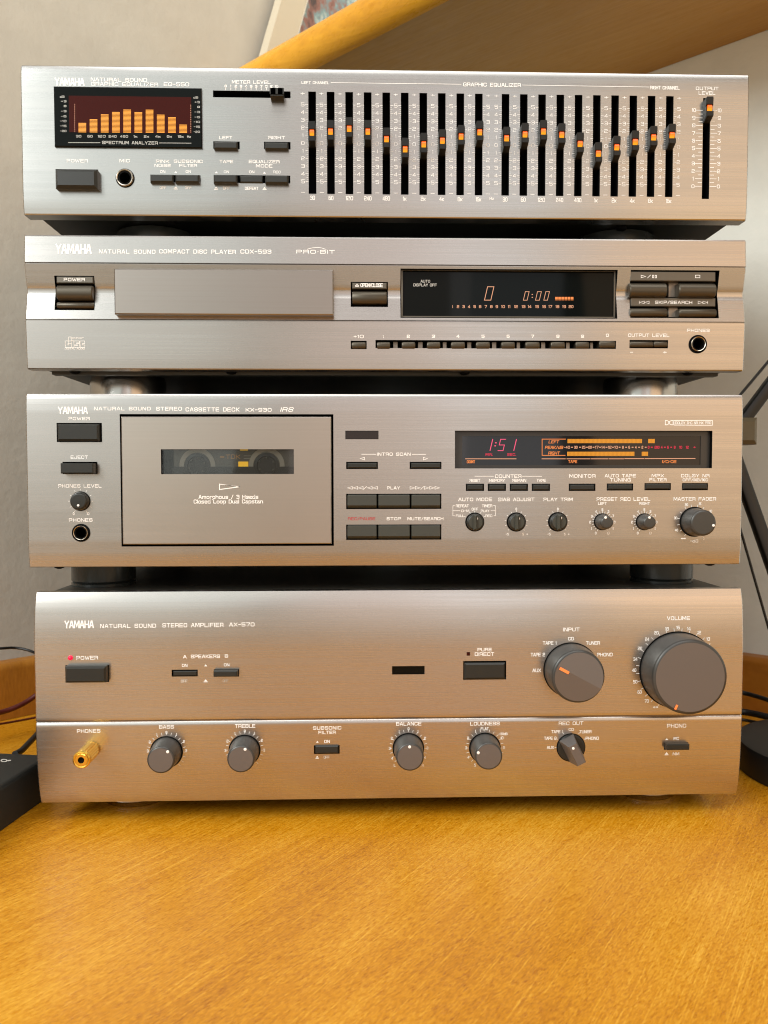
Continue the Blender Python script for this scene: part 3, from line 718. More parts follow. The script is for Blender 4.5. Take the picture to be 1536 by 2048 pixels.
# output level slider
eq.text(ZT, 'OUTPUT', 248, 606, 108, 162); eq.text(ZT, 'LEVEL', 292, 556, 180, 234)
c0 = eq.pt((1412.2, 297)); ho = (c0.x-.0022, c0.x+.0022, eq.pt((1412, 398)).z, eq.pt((1412, 196)).z); eq.holes.append(ho)
put_slider(c0.x, at_y(1418, 215, -.0048).z)
mb = MB()
z10, z0_ = eq.pt((1400, 160+478/7.88)).z, eq.pt((1400, 160+1677/7.88)).z
for k in range(0, 21):
    z = z0_+(z10-z0_)*k/20
    for sd in (-1, 1):
        stroke(mb, [(c0.x+sd*.0026, z), (c0.x+sd*(.0064 if k % 2 == 0 else .0048), z)], .0003, eq.y, .00012)
        if k % 2 == 0:
            st = str(k//2); ww = {'1': .0006, '10': .0024}.get(st, .0019); xc = c0.x+sd*.0078
            letters(mb, st, xc-ww/2, xc+ww/2, z-.0011, z+.0011, .00034, eq.y)
mb.build('scale', 'white_print', eq.root, fix=False)
eq.panel(m='brushed_silver'); eq.chassis(back=.30)
eq.feet([(.0235, zb+.0014), (.0250, zb+.0002), (.0250, .3489), (.0238, .3484)], 'foot_black', ys=(.046, .25))
for x in (-.15, .15):
    for y in (.075, .25): pass
eq.screw([(eq.pt((332, 440)).x, .016, zb+.001), (-.085, .06, zb+.001), (eq.pt((1262, 447)).x, .02, zb+.001), (.16, .035, zb+.001)])

# ------------------------------------------------------------------ compact disc player
zt, zb = 0.34818, 0.2691
g1, g2, vz = at_y(770, 530, 0).z, at_y(770, 642, 0).z, at_y(770, 583, 0).z
cdp = Dev('cd_player', 'silver compact disc player with a closed tray and concave front, second unit from the top', 'cd player', zt, zb, -0.0003,
          [(zb, .0024), (zb+.0006, .0018), (zb+.006, .0014), (g2-.0005, .0002), (g2-.00015, .0014), (g2+.00015, .0014), (g2+.0005, .0002), (vz-.0030, .0029), (vz-.0012, .0036), (vz+.0012, .0036), (vz+.0030, .0029),
           (g1-.0005, .0002), (g1-.00015, .0014), (g1+.00015, .0014), (g1+.0005, 0), (zt-.0008, .0009), (zt, .0014)])
logo(cdp, ZE, 312, 590, 146, 223)
cdp.text(PX, 'NATURAL SOUND', 198, 311, 499.3, 507.4, gap=2.2); cdp.text(PX, 'COMPACT DISC PLAYER', 318.5, 472, 499.3, 507.4, gap=2.0); cdp.text(PX, 'CDX-593', 481, 542.7, 499.3, 507.4)
cdp.text(ZF, 'PRO*BIT', 740, 1035, 192, 221)
cdp.lines(ZF, [[(826, 186), (850, 179), (880, 174), (900, 173), (930, 176), (968, 188)]])
tray = cdp.rect(PX, (228.3, 667, 538.3, 629.2), -.0045)
mb = MB(); mb.cap(tray[0], tray[1], tray[2], tray[3], -.0045, .008, .0006); mb.build('disc_tray', 'brushed_tray', cdp.root)
cdp.holes.append((tray[0]+.0005, tray[1]-.0004, tray[2]+.0004, tray[3]-.0012))
def plate(dev, z, box, Y, m='label_plate', name='label_plate', b=.0004):
    q = dev.rect(z, box, Y); mb = MB(); mb.cap(q[0], q[1], q[2], q[3], Y, dev.depth, b); return mb.build(name, m, dev.root)
cdp.hole(ZE, 312, 618, 390, 654)
plate(cdp, ZE, (318, 600, 396, 446), .0012); cdp.text(ZE, 'POWER', 375, 538, 407, 432, Y=.0012)
cdp.button(ZE, (312, 590, 456, 572), .0055, m='bronze_plastic', round_=.0035, name='power_button'); cdp.button(ZE, (318, 604, 588, 640), .0012, m='bronze_plastic', round_=.002)
cdp.hole(ZF, 1158, 1443, 437, 629); plate(cdp, ZF, (1168, 1434, 444, 490), .0012); cdp.text(ZF, '^', 1192, 1220, 451, 477, Y=.0012, t=.0003); cdp.text(ZF, 'OPEN/CLOSE', 1232, 1404, 448, 477, Y=.0012, gap=1.4)
cdp.button(ZF, (1168, 1435, 503, 603), .0035, m='bronze_plastic', round_=.003)
# display
cdp.hole(PX, 800.5, 1232, 538.4, 636.5)
q = cdp.rect(PX, (802, 1230.5, 539.8, 635.2), .0036); YG = .0046
mb = MB()
for a in ((q[0], q[1], q[2], q[2]+.0007), (q[0], q[1], q[3]-.0007, q[3]), (q[0], q[0]+.0011, q[2]+.0007, q[3]-.0007), (q[1]-.0009, q[1], q[2]+.0007, q[3]-.0007)): mb.box(a[0], a[1], .0034, .0104, a[2], a[3])
dsp = mb.build('display_frame', 'label_plate', cdp.root)
mb = MB(); mb.box(q[0]+.0011, q[1]-.0009, YG, .0103, q[2]+.0007, q[3]-.0007); gls = mb.build('display', 'glass_black', cdp.root)
def dtext(st, *b_, m='peach_glow', t=.0003, **k): cdp.text(ZG, st, *b_, m=m, t=t, Y=YG, parent=gls, name='display_digits', **k)
dtext('AUTO', 235, 308, 422, 443, m='grey_print'); dtext('DISPLAY OFF', 180, 359, 450, 472, m='grey_print')
def seg(dev, z, st, x0, x1, y0, y1, m, Y, parent, t=.0004, shear=.22):
    SG = {'0': ['0,0 0,6 4,6 4,0 0,0'], '1': ['4,0 4,6'], '5': ['4,6 0,6 0,3 4,3 4,0 0,0']}
    r = dev.rect(z, (x0, x1, y0, y1), Y); h = r[3]-r[2]; sx = (r[1]-r[0]-shear*h-t)/4; mb = MB()
    for pl in SG[st]:
        P = [tuple(float(c) for c in p.split(',')) for p in pl.split()]
        stroke(mb, [(r[0]+t/2+x*sx+shear*z_*h/6, r[2]+t/2+z_*(h-t)/6) for x, z_ in P], t, dev.fy(Y), .00014)
    mb.build('display_digit', m, parent, fix=False)
seg(cdp, ZG, '0', 723, 800, 472, 580, 'peach_glow', YG, gls)
for a in ((1022, 1070), (1115, 1164), (1179, 1226)): seg(cdp, ZG, '0', a[0], a[1], 510, 580, 'peach_glow', YG, gls, t=.00033)
dtext(':', 1088, 1097, 518, 572, t=.0005)
mb = MB()
for k in range(6):
    for a, b_ in ((553, 571), (574, 578)):
        s_ = cdp.rect(ZG, (1268+k*24, 1268+k*24+20, a, b_), YG); mb.box(s_[0], s_[1], YG-.0002, YG-.0001, s_[2], s_[3])
mb.build('level_bar', 'orange_glow', gls, kind='stuff')
for k, c in enumerate([480, 522, 565, 607, 650, 692, 735, 778, 820, 868, 914, 967, 1025, 1072, 1129, 1183, 1231, 1285, 1337, 1390]):
    st = str(k+1); wd = 18 if len(st) == 1 else (32 if st != '11' else 22)
    if st[0] == '1' and len(st) == 2: wd -= 4
    if st == '20': wd = 36
    if st == '1': wd = 5
    dtext(st, c-wd/2, c+wd/2, 616, 638)
# transport keys
cdp.hole(ZX, 132, 1420, 76, 776)
plate(cdp, ZX, (153, 1400, 96, 236), .0010); plate(cdp, ZX, (158, 1400, 480, 607), .0024)
plate(cdp, ZX, (704, 850, 240, 474), .0062, 'web_metal', 'web'); plate(cdp, ZX, (704, 850, 612, 770), .0062, 'web_metal', 'web')
cdp.text(ZX, '>/!', 305, 536, 146, 192, Y=.0010, t=.0003); cdp.text(ZX, '#', 1099, 1171, 146, 191, Y=.0010, t=.0003)
cdp.text(ZX, '|<<', 278, 428, 525, 569, Y=.0024, t=.00026, gap=.2); cdp.text(ZX, 'SKIP/SEARCH', 512, 1055, 524, 571, Y=.0024); cdp.text(ZX, '>>|', 1138, 1284, 526, 571, Y=.0024, t=.00026, gap=.2)
for b_, p, d in (((152, 700, 247, 464), .0045, .0045), ((872, 1418, 250, 468), .0045, .0045), ((156, 700, 622, 752), .0022, .003), ((876, 1418, 628, 757), .0022, .003)):
    cdp.button(ZX, b_, p, m='bronze_plastic', round_=d)
cdp.text(ZX, 'OUTPUT LEVEL', 117, 722, 1004, 1053)
cdp.hole(ZX, 139, 702, 1098, 1218); cdp.button(ZX, (152, 490, 1112, 1200), .0006, m='bronze_plastic', round_=.0016); cdp.button(ZX, (500, 698, 1112, 1200), .0006, m='bronze_plastic', round_=.0016)
cdp.text(ZX, '-', 146, 190, 1262, 1290); cdp.text(ZX, '+', 628, 682, 1250, 1304)
cdp.text(ZX, 'PHONES', 980, 1310, 934, 979); cdp.jack(ZX, 1137, 1158, 132, 108, 76)
# number keys
cdp.text(ZF, '+10', 1180, 1257, 844, 869); cdp.hole(ZF, 1158, 1280, 889, 953); cdp.button(ZF, (1166, 1272, 896, 947), .0012, m='bronze_plastic', round_=.0014)
hn = cdp.hole(PX, 751, 1232, 680.8, 697.0)
kx = [(ZF, 1360, 1460), (ZG, 92, 194), (ZG, 286, 386), (ZG, 472, 576), (ZG, 664, 768), (ZG, 858, 960), (ZG, 1043, 1150), (ZG, 1238, 1344), (ZG, 1428, 1532), (ZH, 243, 365)]
wx = []
for k, (z, a, b_) in enumerate(kx):
    y0 = 896 if z is ZF else (895 if z is ZG else 889)
    cdp.button(z, (a, b_, y0, y0+53), .0012, m='bronze_plastic', round_=.0014)
    c = (a+b_)/2-2; n = str((k+1) % 10); wd = 24 if n != '1' else 6; yt = 843 if k else 845
    if z is ZH: yt = 835
    cdp.text(z, n, c-wd/2, c+wd/2, yt, yt+24)
    q = cdp.rect(z, (a, b_, y0, y0+53), 0); wx.append((q[0], q[1]))
for (a, b_), (c, d) in zip(wx, wx[1:]):
    mb = MB(); mb.box(b_+.0022, c-.0024, .0058, .0105, hn[2]+.0003, hn[3]-.0003); mb.build('web', 'web_metal', cdp.root)
# disc logo
cdp.text(ZE, 'COMPACT', 428, 528, 863, 874, t=.00022, gap=1.0, name='disc_logo'); cdp.text(ZE, 'DIGITAL AUDIO', 383, 537, 943, 956, t=.00026, gap=1.2, name='disc_logo')
q = cdp.rect(ZE, (388, 532, 868, 934)); mb = MB()
LG = ['26,92 26,4 6,4 6,48 26,48', '40,4 40,50', '74,48 54,48 54,27 74,27 74,4 54,4', '100,48 86,48 86,4 100,4']
for pl in LG:
    P = [tuple(float(c) for c in p.split(',')) for p in pl.split()]
    stroke(mb, [(q[0]+(q[1]-q[0])*x/104, q[2]+(q[3]-q[2])*z_/96) for x, z_ in P], .00155, cdp.y, .00012, outline=.00024)
mb.build('disc_logo', 'white_print', cdp.root, fix=False)
cdp.panel(m='brushed_pewter'); cdp.chassis(back=.285)
mb = MB(); mb.box(cdp.x0+.008, cdp.x1-.008, .020, .027, zb-.0010, zb+.001); mb.build('bottom_flange', 'cover_paint', cdp.root)
cdp.feet([(.0235, zb+.001), (.0243, zb-.002), (.0243, .2542), (.0235, .2537)], 'chrome', xs=(at_y(257, 768, .055).x, at_y(1279.5, 770, .055).x), ys=(.055, .235))
cdp.screw([(at_y(150, 743, .016).x, .016, zb+.001), (at_y(463, 748, .016).x, .016, zb+.001), (at_y(929, 749, .016).x, .016, zb+.001), (at_y(1376, 745, .016).x, .016, zb+.001)])

# ------------------------------------------------------------------ cassette deck
zt, zb = 0.25422, 0.14996
kd = Dev('cassette_deck', 'silver cassette deck with a tape behind its door window, third unit from the top', 'cassette deck', zt, zb, -0.0009,
         [(zb, .0017), (zb+.0004, .0012), (zb+.004, .0007), (zb+.008, .0003), (zb+.013, .0001), (zb+.016, 0), (zt-.010, 0), (zt-.006, .0002), (zt-.003, .0005), (zt-.001, .0009), (zt, .0014)], depth=.020)
logo(kd, ZI, 330, 560, 167, 223)
kd.text(ZI, 'NATURAL SOUND', 608, 1042, 168, 195, gap=2.0); kd.text(ZI, 'STEREO', 1085, 1282, 168, 197, gap=2.0); kd.text(PX, 'CASSETTE DECK', 371.3, 479, 815.0, 823.0, gap=2.0); kd.text(ZJ, 'KX-930', 535, 783, 221, 256)
kd.text(ZJ, 'IRS', 866, 1000, 215, 256, shear=.3, t=.0005)
kd.text(ZI, 'POWER', 412, 575, 246, 270); kd.button(ZI, (322, 643, 298, 430), .003, (320, 668, 291, 438), b=.0012, name='power_button')
kd.text(ZI, 'EJECT', 428, 560, 542, 568); kd.button(ZI, (348, 600, 600, 680), .0065, (365, 634, 590, 684), b=.0006, name='eject_button')
kd.text(ZI, 'PHONES LEVEL', 333, 666, 762, 788)
kn, c, r1, yf = kd.dial(ZI, 503, 892, 76, .004, 66, face='dark_plastic', side='dark_plastic', dot=(485, 925), dotr=.0007)
kd.ticks(ZI, 505, 892, 84, 94, [-150, -120, -90, -60, -30, 0, 30, 60, 90, 120, 150], [('0', 451, 988), ('10', 561, 988)], h=21)
kd.text(ZI, 'PHONES', 415, 596, 1024, 1049); kd.jack(ZI, 508, 1135, 70, 57, 41)
# door with its window
hd = kd.hole(PX, 241.2, 667.2, 828.3, 1092.3)
YF = -.0012; dr = kd.rect(PX, (243.6, 662.6, 833.4, 1088.2), YF); wn = kd.rect(ZV, (106, 1381, 89, 327), YF)
mb = MB(); xs = [dr[0], dr[0]+.0005, wn[0], wn[1], dr[1]-.0005, dr[1]]; zs = [dr[2], dr[2]+.0005, wn[2], wn[3], dr[3]-.0005, dr[3]]
yv = lambda i, j: YF+(.0005 if i in (0, 5) or j in (0, 5) else 0)
mb.v = [(xs[i], yv(i, j), zs[j]) for i in range(6) for j in range(6)]
for i in range(5):
    for j in range(5):
        if (i, j) != (2, 2): mb.f.append((i*6+j, (i+1)*6+j, (i+1)*6+j+1, i*6+j+1)); mb.m.append(0)
def skirt(ring, m_):
    k = len(mb.v); mb.v += [(mb.v[q][0], .003, mb.v[q][2]) for q in ring]; n = len(ring)
    for j in range(n): mb.f.append((ring[j], ring[(j+1) % n], k+(j+1) % n, k+j)); mb.m.append(m_)
skirt([0, 1, 2, 3, 4, 5, 11, 17, 23, 29, 35, 34, 33, 32, 31, 30, 24, 18, 12, 6], 0); skirt([2*6+2, 3*6+2, 3*6+3, 2*6+3], 1)
door = mb.build('cassette_door', ['brushed_door', 'black'], kd.root)
mb = MB(); mb.box(wn[0]+.0001, wn[1]-.0001, .0012, .0024, wn[2]+.0001, wn[3]-.0001); mb.build('door_window', 'clear_pane', door)
mb = MB()
fyd = lambda x, z: YF
kd.lines(ZV, [[(668, 423), (668, 475), (862, 449), (668, 423)]], t=.0005, Y=YF, parent=door)
kd.text(ZV, 'Amorphous / 3 Heads', 467, 1040, 527, 565, Y=YF, parent=door); kd.text(ZV, 'Closed Loop Dual Capstan', 420, 1085, 571, 609, Y=YF, parent=door)
# well behind the door and the cassette in it
mb = MB(); mb.box(wn[0]-.004, wn[1]+.004, .0190, .0198, wn[2]-.004, wn[3]+.004); mb.build('cassette_well', 'rubber', kd.root)
YT = .0062
tl, tr = at_y(*ZV(215, 200), YT).x, at_y(*ZV(1425, 200), YT).x; tb, tt = at_y(*ZV(700, 258), YT).z, at_y(*ZV(700, 85), YT).z
tape = empty('cassette_tape', ((tl+tr)/2, .012, tb), 'grey compact cassette with dark hubs seen through the deck window', 'cassette tape')
mb = MB(); mb.cap(tl, tr, tb-.022, tt+.012, YT+.0004, .0150, .001); mb.build('shell', 'tape_shell', tape)
for k, (X, Y) in enumerate(((455, 247), (1120, 245))):
    c = at_y(*ZV(X, Y), YT); e = at_y(*ZV(X+120, Y), YT).x-c.x; u = e/120
    mb = MB(); mb.lathe(c.x, c.z, [(u*172, YT+.0006), (u*172, YT-.0001), (u*128, YT-.0001), (u*128, YT+.0006)], 48, close=False); mb.build('hub_ring', 'tape_ring', tape, smooth=30)
    mb = MB(); mb.lathe(c.x, c.z, [(u*120, YT+.0006), (u*120, YT-.0009), (u*92, YT-.0011), (u*88, YT-.0002), (u*70, YT-.0002)], 48); h_ = mb.build('hub', 'tape_hub', tape, smooth=30)
    for j in range(6):
        a = j*math.pi/3+.3+.2*k; mb = MB(); cx, cz = c.x+u*76*math.cos(a), c.z+u*76*math.sin(a); d = u*9
        mb.cap(cx-d, cx+d, cz-d, cz+d, YT-.0016, YT, .0001); mb.build('hub_tooth', 'tape_shell', h_)
mb = MB(); q = kd.rect(ZV, (215, 1425, 256, 330), YT-.0002); mb.box(q[0], q[1], YT-.0005, YT+.0003, q[2]-.003, q[3])
mb.build('lower_band', 'tape_hub', tape)
def ttext(st, *b_, m='tape_print', t=.0004): kd.text(ZV, st, *b_, m=m, t=t, Y=YT+.0003, parent=tape, name='label_print')
ttext('@', 672, 714, 146, 180, t=.00035); ttext('TDK', 728, 866, 140, 180)
for b_ in ((848, 943, 207, 255), (865, 940, 90, 100)):
    q = kd.rect(ZV, b_, YT); mb = MB(); mb.box(q[0], q[1], YT-.0001, YT+.0007, q[2], q[3]); mb.build('yellow_patch', 'tape_yellow', tape)
mb = MB()
for y in (150, 176): 
    q = kd.rect(ZV, (900, 1010, y, y+4), YT); mb.box(q[0], q[1], YT+.0001, YT+.0006, q[2], q[3])
mb.build('label_print', 'tape_ring', tape)
# sensor window, key pads
kd.hole(ZK, 118, 495, 463, 560); q = kd.rect(ZK, (124, 490, 468, 555), .0004); mb = MB(); mb.box(q[0], q[1], .0006, .019, q[2], q[3]); mb.build('sensor_window', 'sensor_window', kd.root)
kd.text(ZK, 'INTRO SCAN', 478, 860, 712, 748); kd.lines(ZK, [[(303, 731), (465, 731)], [(878, 732), (1032, 732)]])
kd.text(ZK, '<', 283, 337, 764, 798, t=.00028); kd.text(ZK, '>', 1002, 1058, 764, 798, t=.00028)
for a in (127, 850): kd.button(ZK, (a+15, a+350, 829, 888), .0012, (a, a+361, 817, 899), b=.0006)
kd.text(ZK, '<<</<<', 137, 486, 1096, 1131, t=.00026, gap=.3); kd.text(ZK, 'PLAY', 593, 739, 1097, 1131); kd.text(ZK, '>>/>>>', 851, 1196, 1096, 1131, t=.00026, gap=.3)
kd.text(ZK, 'REC/PAUSE', 147, 458, 1447, 1481, m='red_print'); kd.text(ZK, 'STOP', 588, 751, 1447, 1481); kd.text(ZK, 'MUTE/SEARCH', 824, 1233, 1447, 1481)
for y in (1180, 1530):
    kd.hole(ZK, 127, 1210, y, y+174)
    for a, b_ in ((139, 478), (489, 855), (867, 1201)):
        q = kd.rect(ZK, (a, b_, y+12, y+166), -.0016); mb = MB(); h = q[3]-q[2]
        mb.prism(q[0], q[1], [(-.0016, q[2]+h*.22), (-.0014, q[3]-.0004), (-.0008, q[3]), (.019, q[3]), (.019, q[2]), (.0006, q[2])], 0, .0004); mb.build('button', 'key_plastic', kd.root)
# display
hr = kd.hole(PX, 909.8, 1424.3, 861.4, 936.6)
YG2 = .0040
mb = MB(); q = kd.rect(PX, (910.3, 1423.8, 861.9, 936.1), .0); g_ = kd.rect(PX, (924, 1400.4, 872.4, 930.4), YG2)
for a in ((q[0], q[1], q[2], g_[2]), (q[0], q[1], g_[3], q[3]), (q[0], g_[0], g_[2], g_[3]), (g_[1], q[1], g_[2], g_[3])):
    mb.box(a[0], a[1], YG2-.0006, .0192, a[2], a[3])
mb.build('display_frame', 'glass_frame', kd.root)
mb = MB(); mb.box(g_[0], g_[1], YG2, .0190, g_[2], g_[3]); gl2 = mb.build('display', 'glass_deck', kd.root)
def dt(st, *b_, m='orange_glow', t=.00034, **k): kd.text(ZU, st, *b_, m=m, t=t, Y=YG2, parent=gl2, name='display_digits', **k)
seg(kd, ZU, '1', 268, 291, 104, 169, 'pink_glow', YG2, gl2, t=.0005); seg(kd, ZU, '5', 316, 362, 104, 170, 'pink_glow', YG2, gl2, t=.00042); seg(kd, ZU, '1', 398, 421, 105, 169, 'pink_glow', YG2, gl2, t=.0005)
dt(':', 300, 310, 113, 154, m='pink_glow', t=.0006, shear=.2)
dt('MIN.', 248, 292, 182, 196, m='red_glow', shear=.2); dt('SEC.', 368, 418, 182, 196, m='red_glow', shear=.1, t=.0004)
def dl(pls, m='peach_glow', t=.0004): kd.lines(ZU, pls, m=m, t=t, Y=YG2, parent=gl2, name='display_line')
dl([[(140, 213), (417, 213)]]); dt('COUNT', 147, 192, 221, 237, t=.0004)
dl([[(688, 105), (560, 105), (560, 194), (686, 194)]], 'orange_glow', .0004)
dt('LEFT', 595, 654, 112, 128, shear=.2, t=.0004); dt('PEAK/dB', 575, 677, 142, 159, shear=.2, t=.0004); dt('RIGHT', 593, 659, 173, 190, shear=.2, t=.0004)
for y0, y1, spans in ((104, 127, ((700, 1107), (1143, 1179))), (174, 197, ((698, 1069), (1107, 1141)))):
    mb = MB()
    for a, b_ in spans:
        x = a
        while x < b_-2:
            q = kd.rect(ZU, (x, x+2.2, y0, y1), YG2); mb.box(q[0], q[1], YG2-.0002, YG2-.0001, q[2], q[3]); x += 4.45
    mb.build('level_bar', 'amber_glow', gl2, kind='stuff')
mb = MB(); mr = MB()
for st, c in (('-40', 696), ('30', 745), ('25', 788), ('20', 823), ('17', 860), ('14', 895), ('12', 931), ('10', 966), ('8', 1003), ('6', 1038), ('4', 1074), ('2', 1110)):
    wd = {1: 9, 2: 19, 3: 34}[len(st)]; kd.text(ZU, st, c-wd/2, c+wd/2, 142, 157, Y=YG2, mb=mb, t=.0003)
for c in (724, 768, 806, 842, 878, 913, 948, 985, 1021, 1056, 1092, 1128): kd.text(ZU, '=', c-5, c+5, 143, 156, Y=YG2, mb=mb, t=.00026)
for st, c, wd in (('0', 1144, 9), ('=', 1161, 10), ('200', 1190, 27), ('4', 1216, 10), ('=', 1233, 10), ('6', 1250, 9), ('=', 1268, 9), ('8', 1287, 9), ('10', 1320, 16), ('12', 1356, 16), ('+', 1396, 14)):
    kd.text(ZU, st, c-wd/2, c+wd/2, 142, 157, Y=YG2, mb=mr, t=.0003)
mb.build('peak_scale', 'peach_glow', gl2, fix=False); mr.build('peak_scale', 'red_glow', gl2, fix=False)
dl([[(559, 213), (687, 213)], [(696, 213), (822, 213)], [(828, 213), (921, 213)], [(927, 213), (1007, 213)], [(1013, 212), (1119, 212)], [(1125, 212), (1399, 211)]])
dt('TAPE', 703, 752, 220, 236, t=.0004); dt('II/CrO2', 1218, 1296, 220, 236, t=.00036, gap=1.2)
# dolby plate print
kd.text(ZM, '%', 812, 888, 92, 137, t=.0004, name='noise_reduction_logo'); kd.lines(ZM, [[(893, 95), (893, 136), (1240, 138), (1240, 94), (893, 95)]], t=.0004); kd.text(ZM, 'DOLBY B-C NR HX PRO', 905, 1229, 104, 128, t=.00042, gap=1.3)
# counter and mode keys
kd.text(ZL, 'COUNTER', 495, 757, 639, 673); kd.lines(ZL, [[(295, 656), (480, 656)], [(768, 656), (957, 657)]])
for st, x0, x1, hx in (('RESET', 243, 349, 207), ('MEMORY', 435, 593, 424), ('REMAIN', 665, 804, 642), ('TAPE', 908, 998, 860)):
    kd.text(ZL, st, x0, x1, 684, 712, gap=1.3); kd.button(ZL, (hx+13, hx+171, 740, 793), .0014, (hx, hx+180, 730, 802), b=.0006)
kd.text(ZL, 'MONITOR', 1230, 1491, 637, 671); kd.button(ZL, (1241, 1482, 740, 793), .0014, (1227, 1491, 730, 802), b=.0006)
for st, *b_ in (('AUTO TAPE', 268, 549, 579, 609), ('TUNING', 315, 503, 616, 646), ('MPX', 692, 803, 579, 608), ('FILTER', 672, 826, 616, 644), ('DOLBY NR', 958, 1214, 579, 608)): kd.text(ZM, st, *b_)
kd.text(ZM, 'OFF/%B/%C', 972, 1201, 619, 644, t=.00034)
for a, b_, y in ((287, 525, 664), (628, 866, 661), (967, 1201, 661)): kd.button(ZM, (a+12, b_-6, y+9, y+55), .0014, (a, b_, y, y+64), b=.0006)
kd.text(ZL, 'AUTO MODE', 132, 466, 869, 903); kd.text(ZL, 'BIAS ADJUST', 527, 886, 869, 903); kd.text(ZL, 'PLAY TRIM', 975, 1266, 869, 903)
for st, *b_ in (('REPEAT', 107, 236, 936, 964), ('0-M', 160, 239, 987, 1012), ('FULL', 107, 189, 1036, 1061), ('OFF', 264, 328, 969, 996), ('TIMER', 365, 468, 936, 964), ('PLAY', 355, 439, 987, 1012), ('REC', 399, 468, 1036, 1061)): kd.text(ZL, st, *b_, gap=1.4)
kd.lines(ZL, [[(95, 948), (78, 948), (78, 1048), (95, 1048)], [(81, 998), (148, 998)], [(481, 948), (498, 948), (498, 1048), (486, 1048)], [(455, 998), (495, 998)], [(240, 1010), (256, 1026)], [(355, 1015), (342, 1030)], [(192, 1055), (205, 1060)], [(383, 1060), (396, 1055)], [(295, 1000), (295, 1014)]], t=.00026)
DG = [-150, -120, -90, -60, -30, 0, 30, 60, 90, 120, 150]
for X, Y, rr, dt_ in ((295, 1110, 94, (315, 1076)), (706, 1110, 95, (730, 1076)), (1117, 1108, 96, (1148, 1070))):
    kn, c, r1, yf = kd.dial(ZL, X, Y, rr, .0040, 82, body=.9, side='dark_plastic', face='key_plastic', dot=dt_, dotr=.0008)
    mb = MB(); hwd = r1*.24; L_ = r1*.93     # grip bar across the face
    mb.cap(c.x-hwd-.0004, c.x+hwd-.0004, c.z-L_, c.z+L_, yf-.0022, yf-.0001, .0009); mb.build('grip', 'key_plastic', kn)
for X in (706, 1118):
    kd.ticks(ZL, X, 1110, 102, 114, [d for d in (-135, -108, -81, -54, -27, 0, 27, 54, 81, 108, 135)], [('0', X, 981), ('-5', X-88, 1230), ('5', X+68, 1230), ('+', X+108, 1230)], h=25)
kd.text(ZM, 'PRESET REC LEVEL', 195, 680, 789, 821); kd.text(ZM, 'LEFT', 208, 285, 832, 857); kd.text(ZM, 'RIGHT', 578, 676, 832, 857)
for X, fx, dx in ((247, 292, 277), (626, 677, 674)):
    kd.dial(ZM, X, 1010, 76, .0098, 58, body=.92, dot=(dx, 972), dotr=.0008, face='knob_side')
    kd.ticks(ZM, X, 1010, 80, 94, [-150+15*k for k in range(21)], [(st, X+x, y) for st, x, y in (('0', -60, 1112), ('1', -98, 1070), ('2', -111, 1013), ('3', -96, 960), ('4', -57, 917), ('5', 0, 901), ('6', 55, 916), ('7', 97, 957), ('8', 111, 1013), ('9', 98, 1070), ('10', 53, 1112))], h=24)
kd.text(ZM, 'MASTER FADER', 890, 1274, 788, 819)
kd.dial(ZM, 1079, 1010, 134, .0135, 117, body=.93, dot=(1252, 1043), dotr=.0008, rim=.0013, face='knob_side')
kd.ticks(ZM, 1079, 1010, 138, 156, [-145+22.3*k for k in range(14)], [('20', 1006, 856), ('15', 1128, 847), ('10', 1226, 914), ('30', 908, 975), ('40', 916, 1085), ('0', 1161, 1161)], h=24, longer={})
kd.text(ZM, '@', 957, 1001, 1151, 1171); kd.text(ZM, '-dB', 1040, 1113, 1170, 1196)
kd.panel(m='brushed_pewter'); kd.chassis(back=.285, zhi=.0002)
kd.feet([(.0185, zb+.002), (.0205, zb+.0005), (.0205, .1368), (.0195, .1358), (.0205, .1352), (.0205, .1335)], 'foot_black', xs=(at_y(208, 1150, .052).x, at_y(1322, 1150, .052).x), ys=(.052, .235))
kd.screw([(at_y(119, 1138, .012).x, .012, zb+.0002), (at_y(1419, 1134, .012).x, .012, zb+.0002)])

# ------------------------------------------------------------------ amplifier
zt, zb = 0.13440, 0.00390; g = at_y(770, 1436.5, 0).z
am = Dev('stereo_amplifier', 'champagne silver stereo amplifier with a large volume knob, lowest unit of the stack', 'amplifier', zt, zb, .00156,
         [(zb, .0060), (zb+.002, .0051), (zb+.005, .0041), (zb+.009, .0031), (zb+.014, .0023), (zb+.020, .0016), (zb+.027, .0010), (zb+.035, .0005), (zb+.042, .0002), (g-.0030, 0), (g-.0021, .00012), (g-.0014, .0004), (g-.0008, .0008), (g-.0003, .0013), (g, .0017), (g+.0003, .0015), (g+.0004, .0001),
          (g+.0008, 0)]+[(zt-.036*(1-k/18), .0030*(k/18)**2+.0012*max(0, (k/18-.72)/.28)**2) for k in range(19)])
logo(am, ZN, 273, 455, 249, 296)
am.text(ZN, 'NATURAL SOUND', 493, 836, 269, 294, gap=2.0); am.text(ZN, 'STEREO AMPLIFIER', 875, 1250, 264, 290, gap=2.0); am.text(ZN, 'AX-570', 1285, 1441, 261, 285)
c, rr = am.circ(ZN, 310, 478, 15); mb = MB(); mb.lathe(c.x, c.z, [(rr, .002), (rr, -.0004), (rr*.8, -.0012), (rr*.4, -.0016), (.0001, -.0017)], 24); mb.build('power_light', 'power_led', am.root, smooth=60)
am.text(ZN, 'POWER', 347, 480, 466, 489); am.button(ZN, (274, 527, 533, 633), .0055, (280, 548, 522, 628), b=.0012, name='power_button')
for st, *b_ in (('A', 1002, 1024, 462, 481), ('SPEAKERS', 1050, 1229, 458, 480), ('B', 1258, 1279, 457, 476), ('ON', 995, 1029, 515, 534), ('ON', 1253, 1287, 511, 530)): am.text(ZN, st, *b_)
for st, *b_ in (('OFF', 989, 1029, 612, 630), ('OFF', 1246, 1280, 611, 628)): am.text(ZN, st, *b_, m='faint_print', t=.0003)
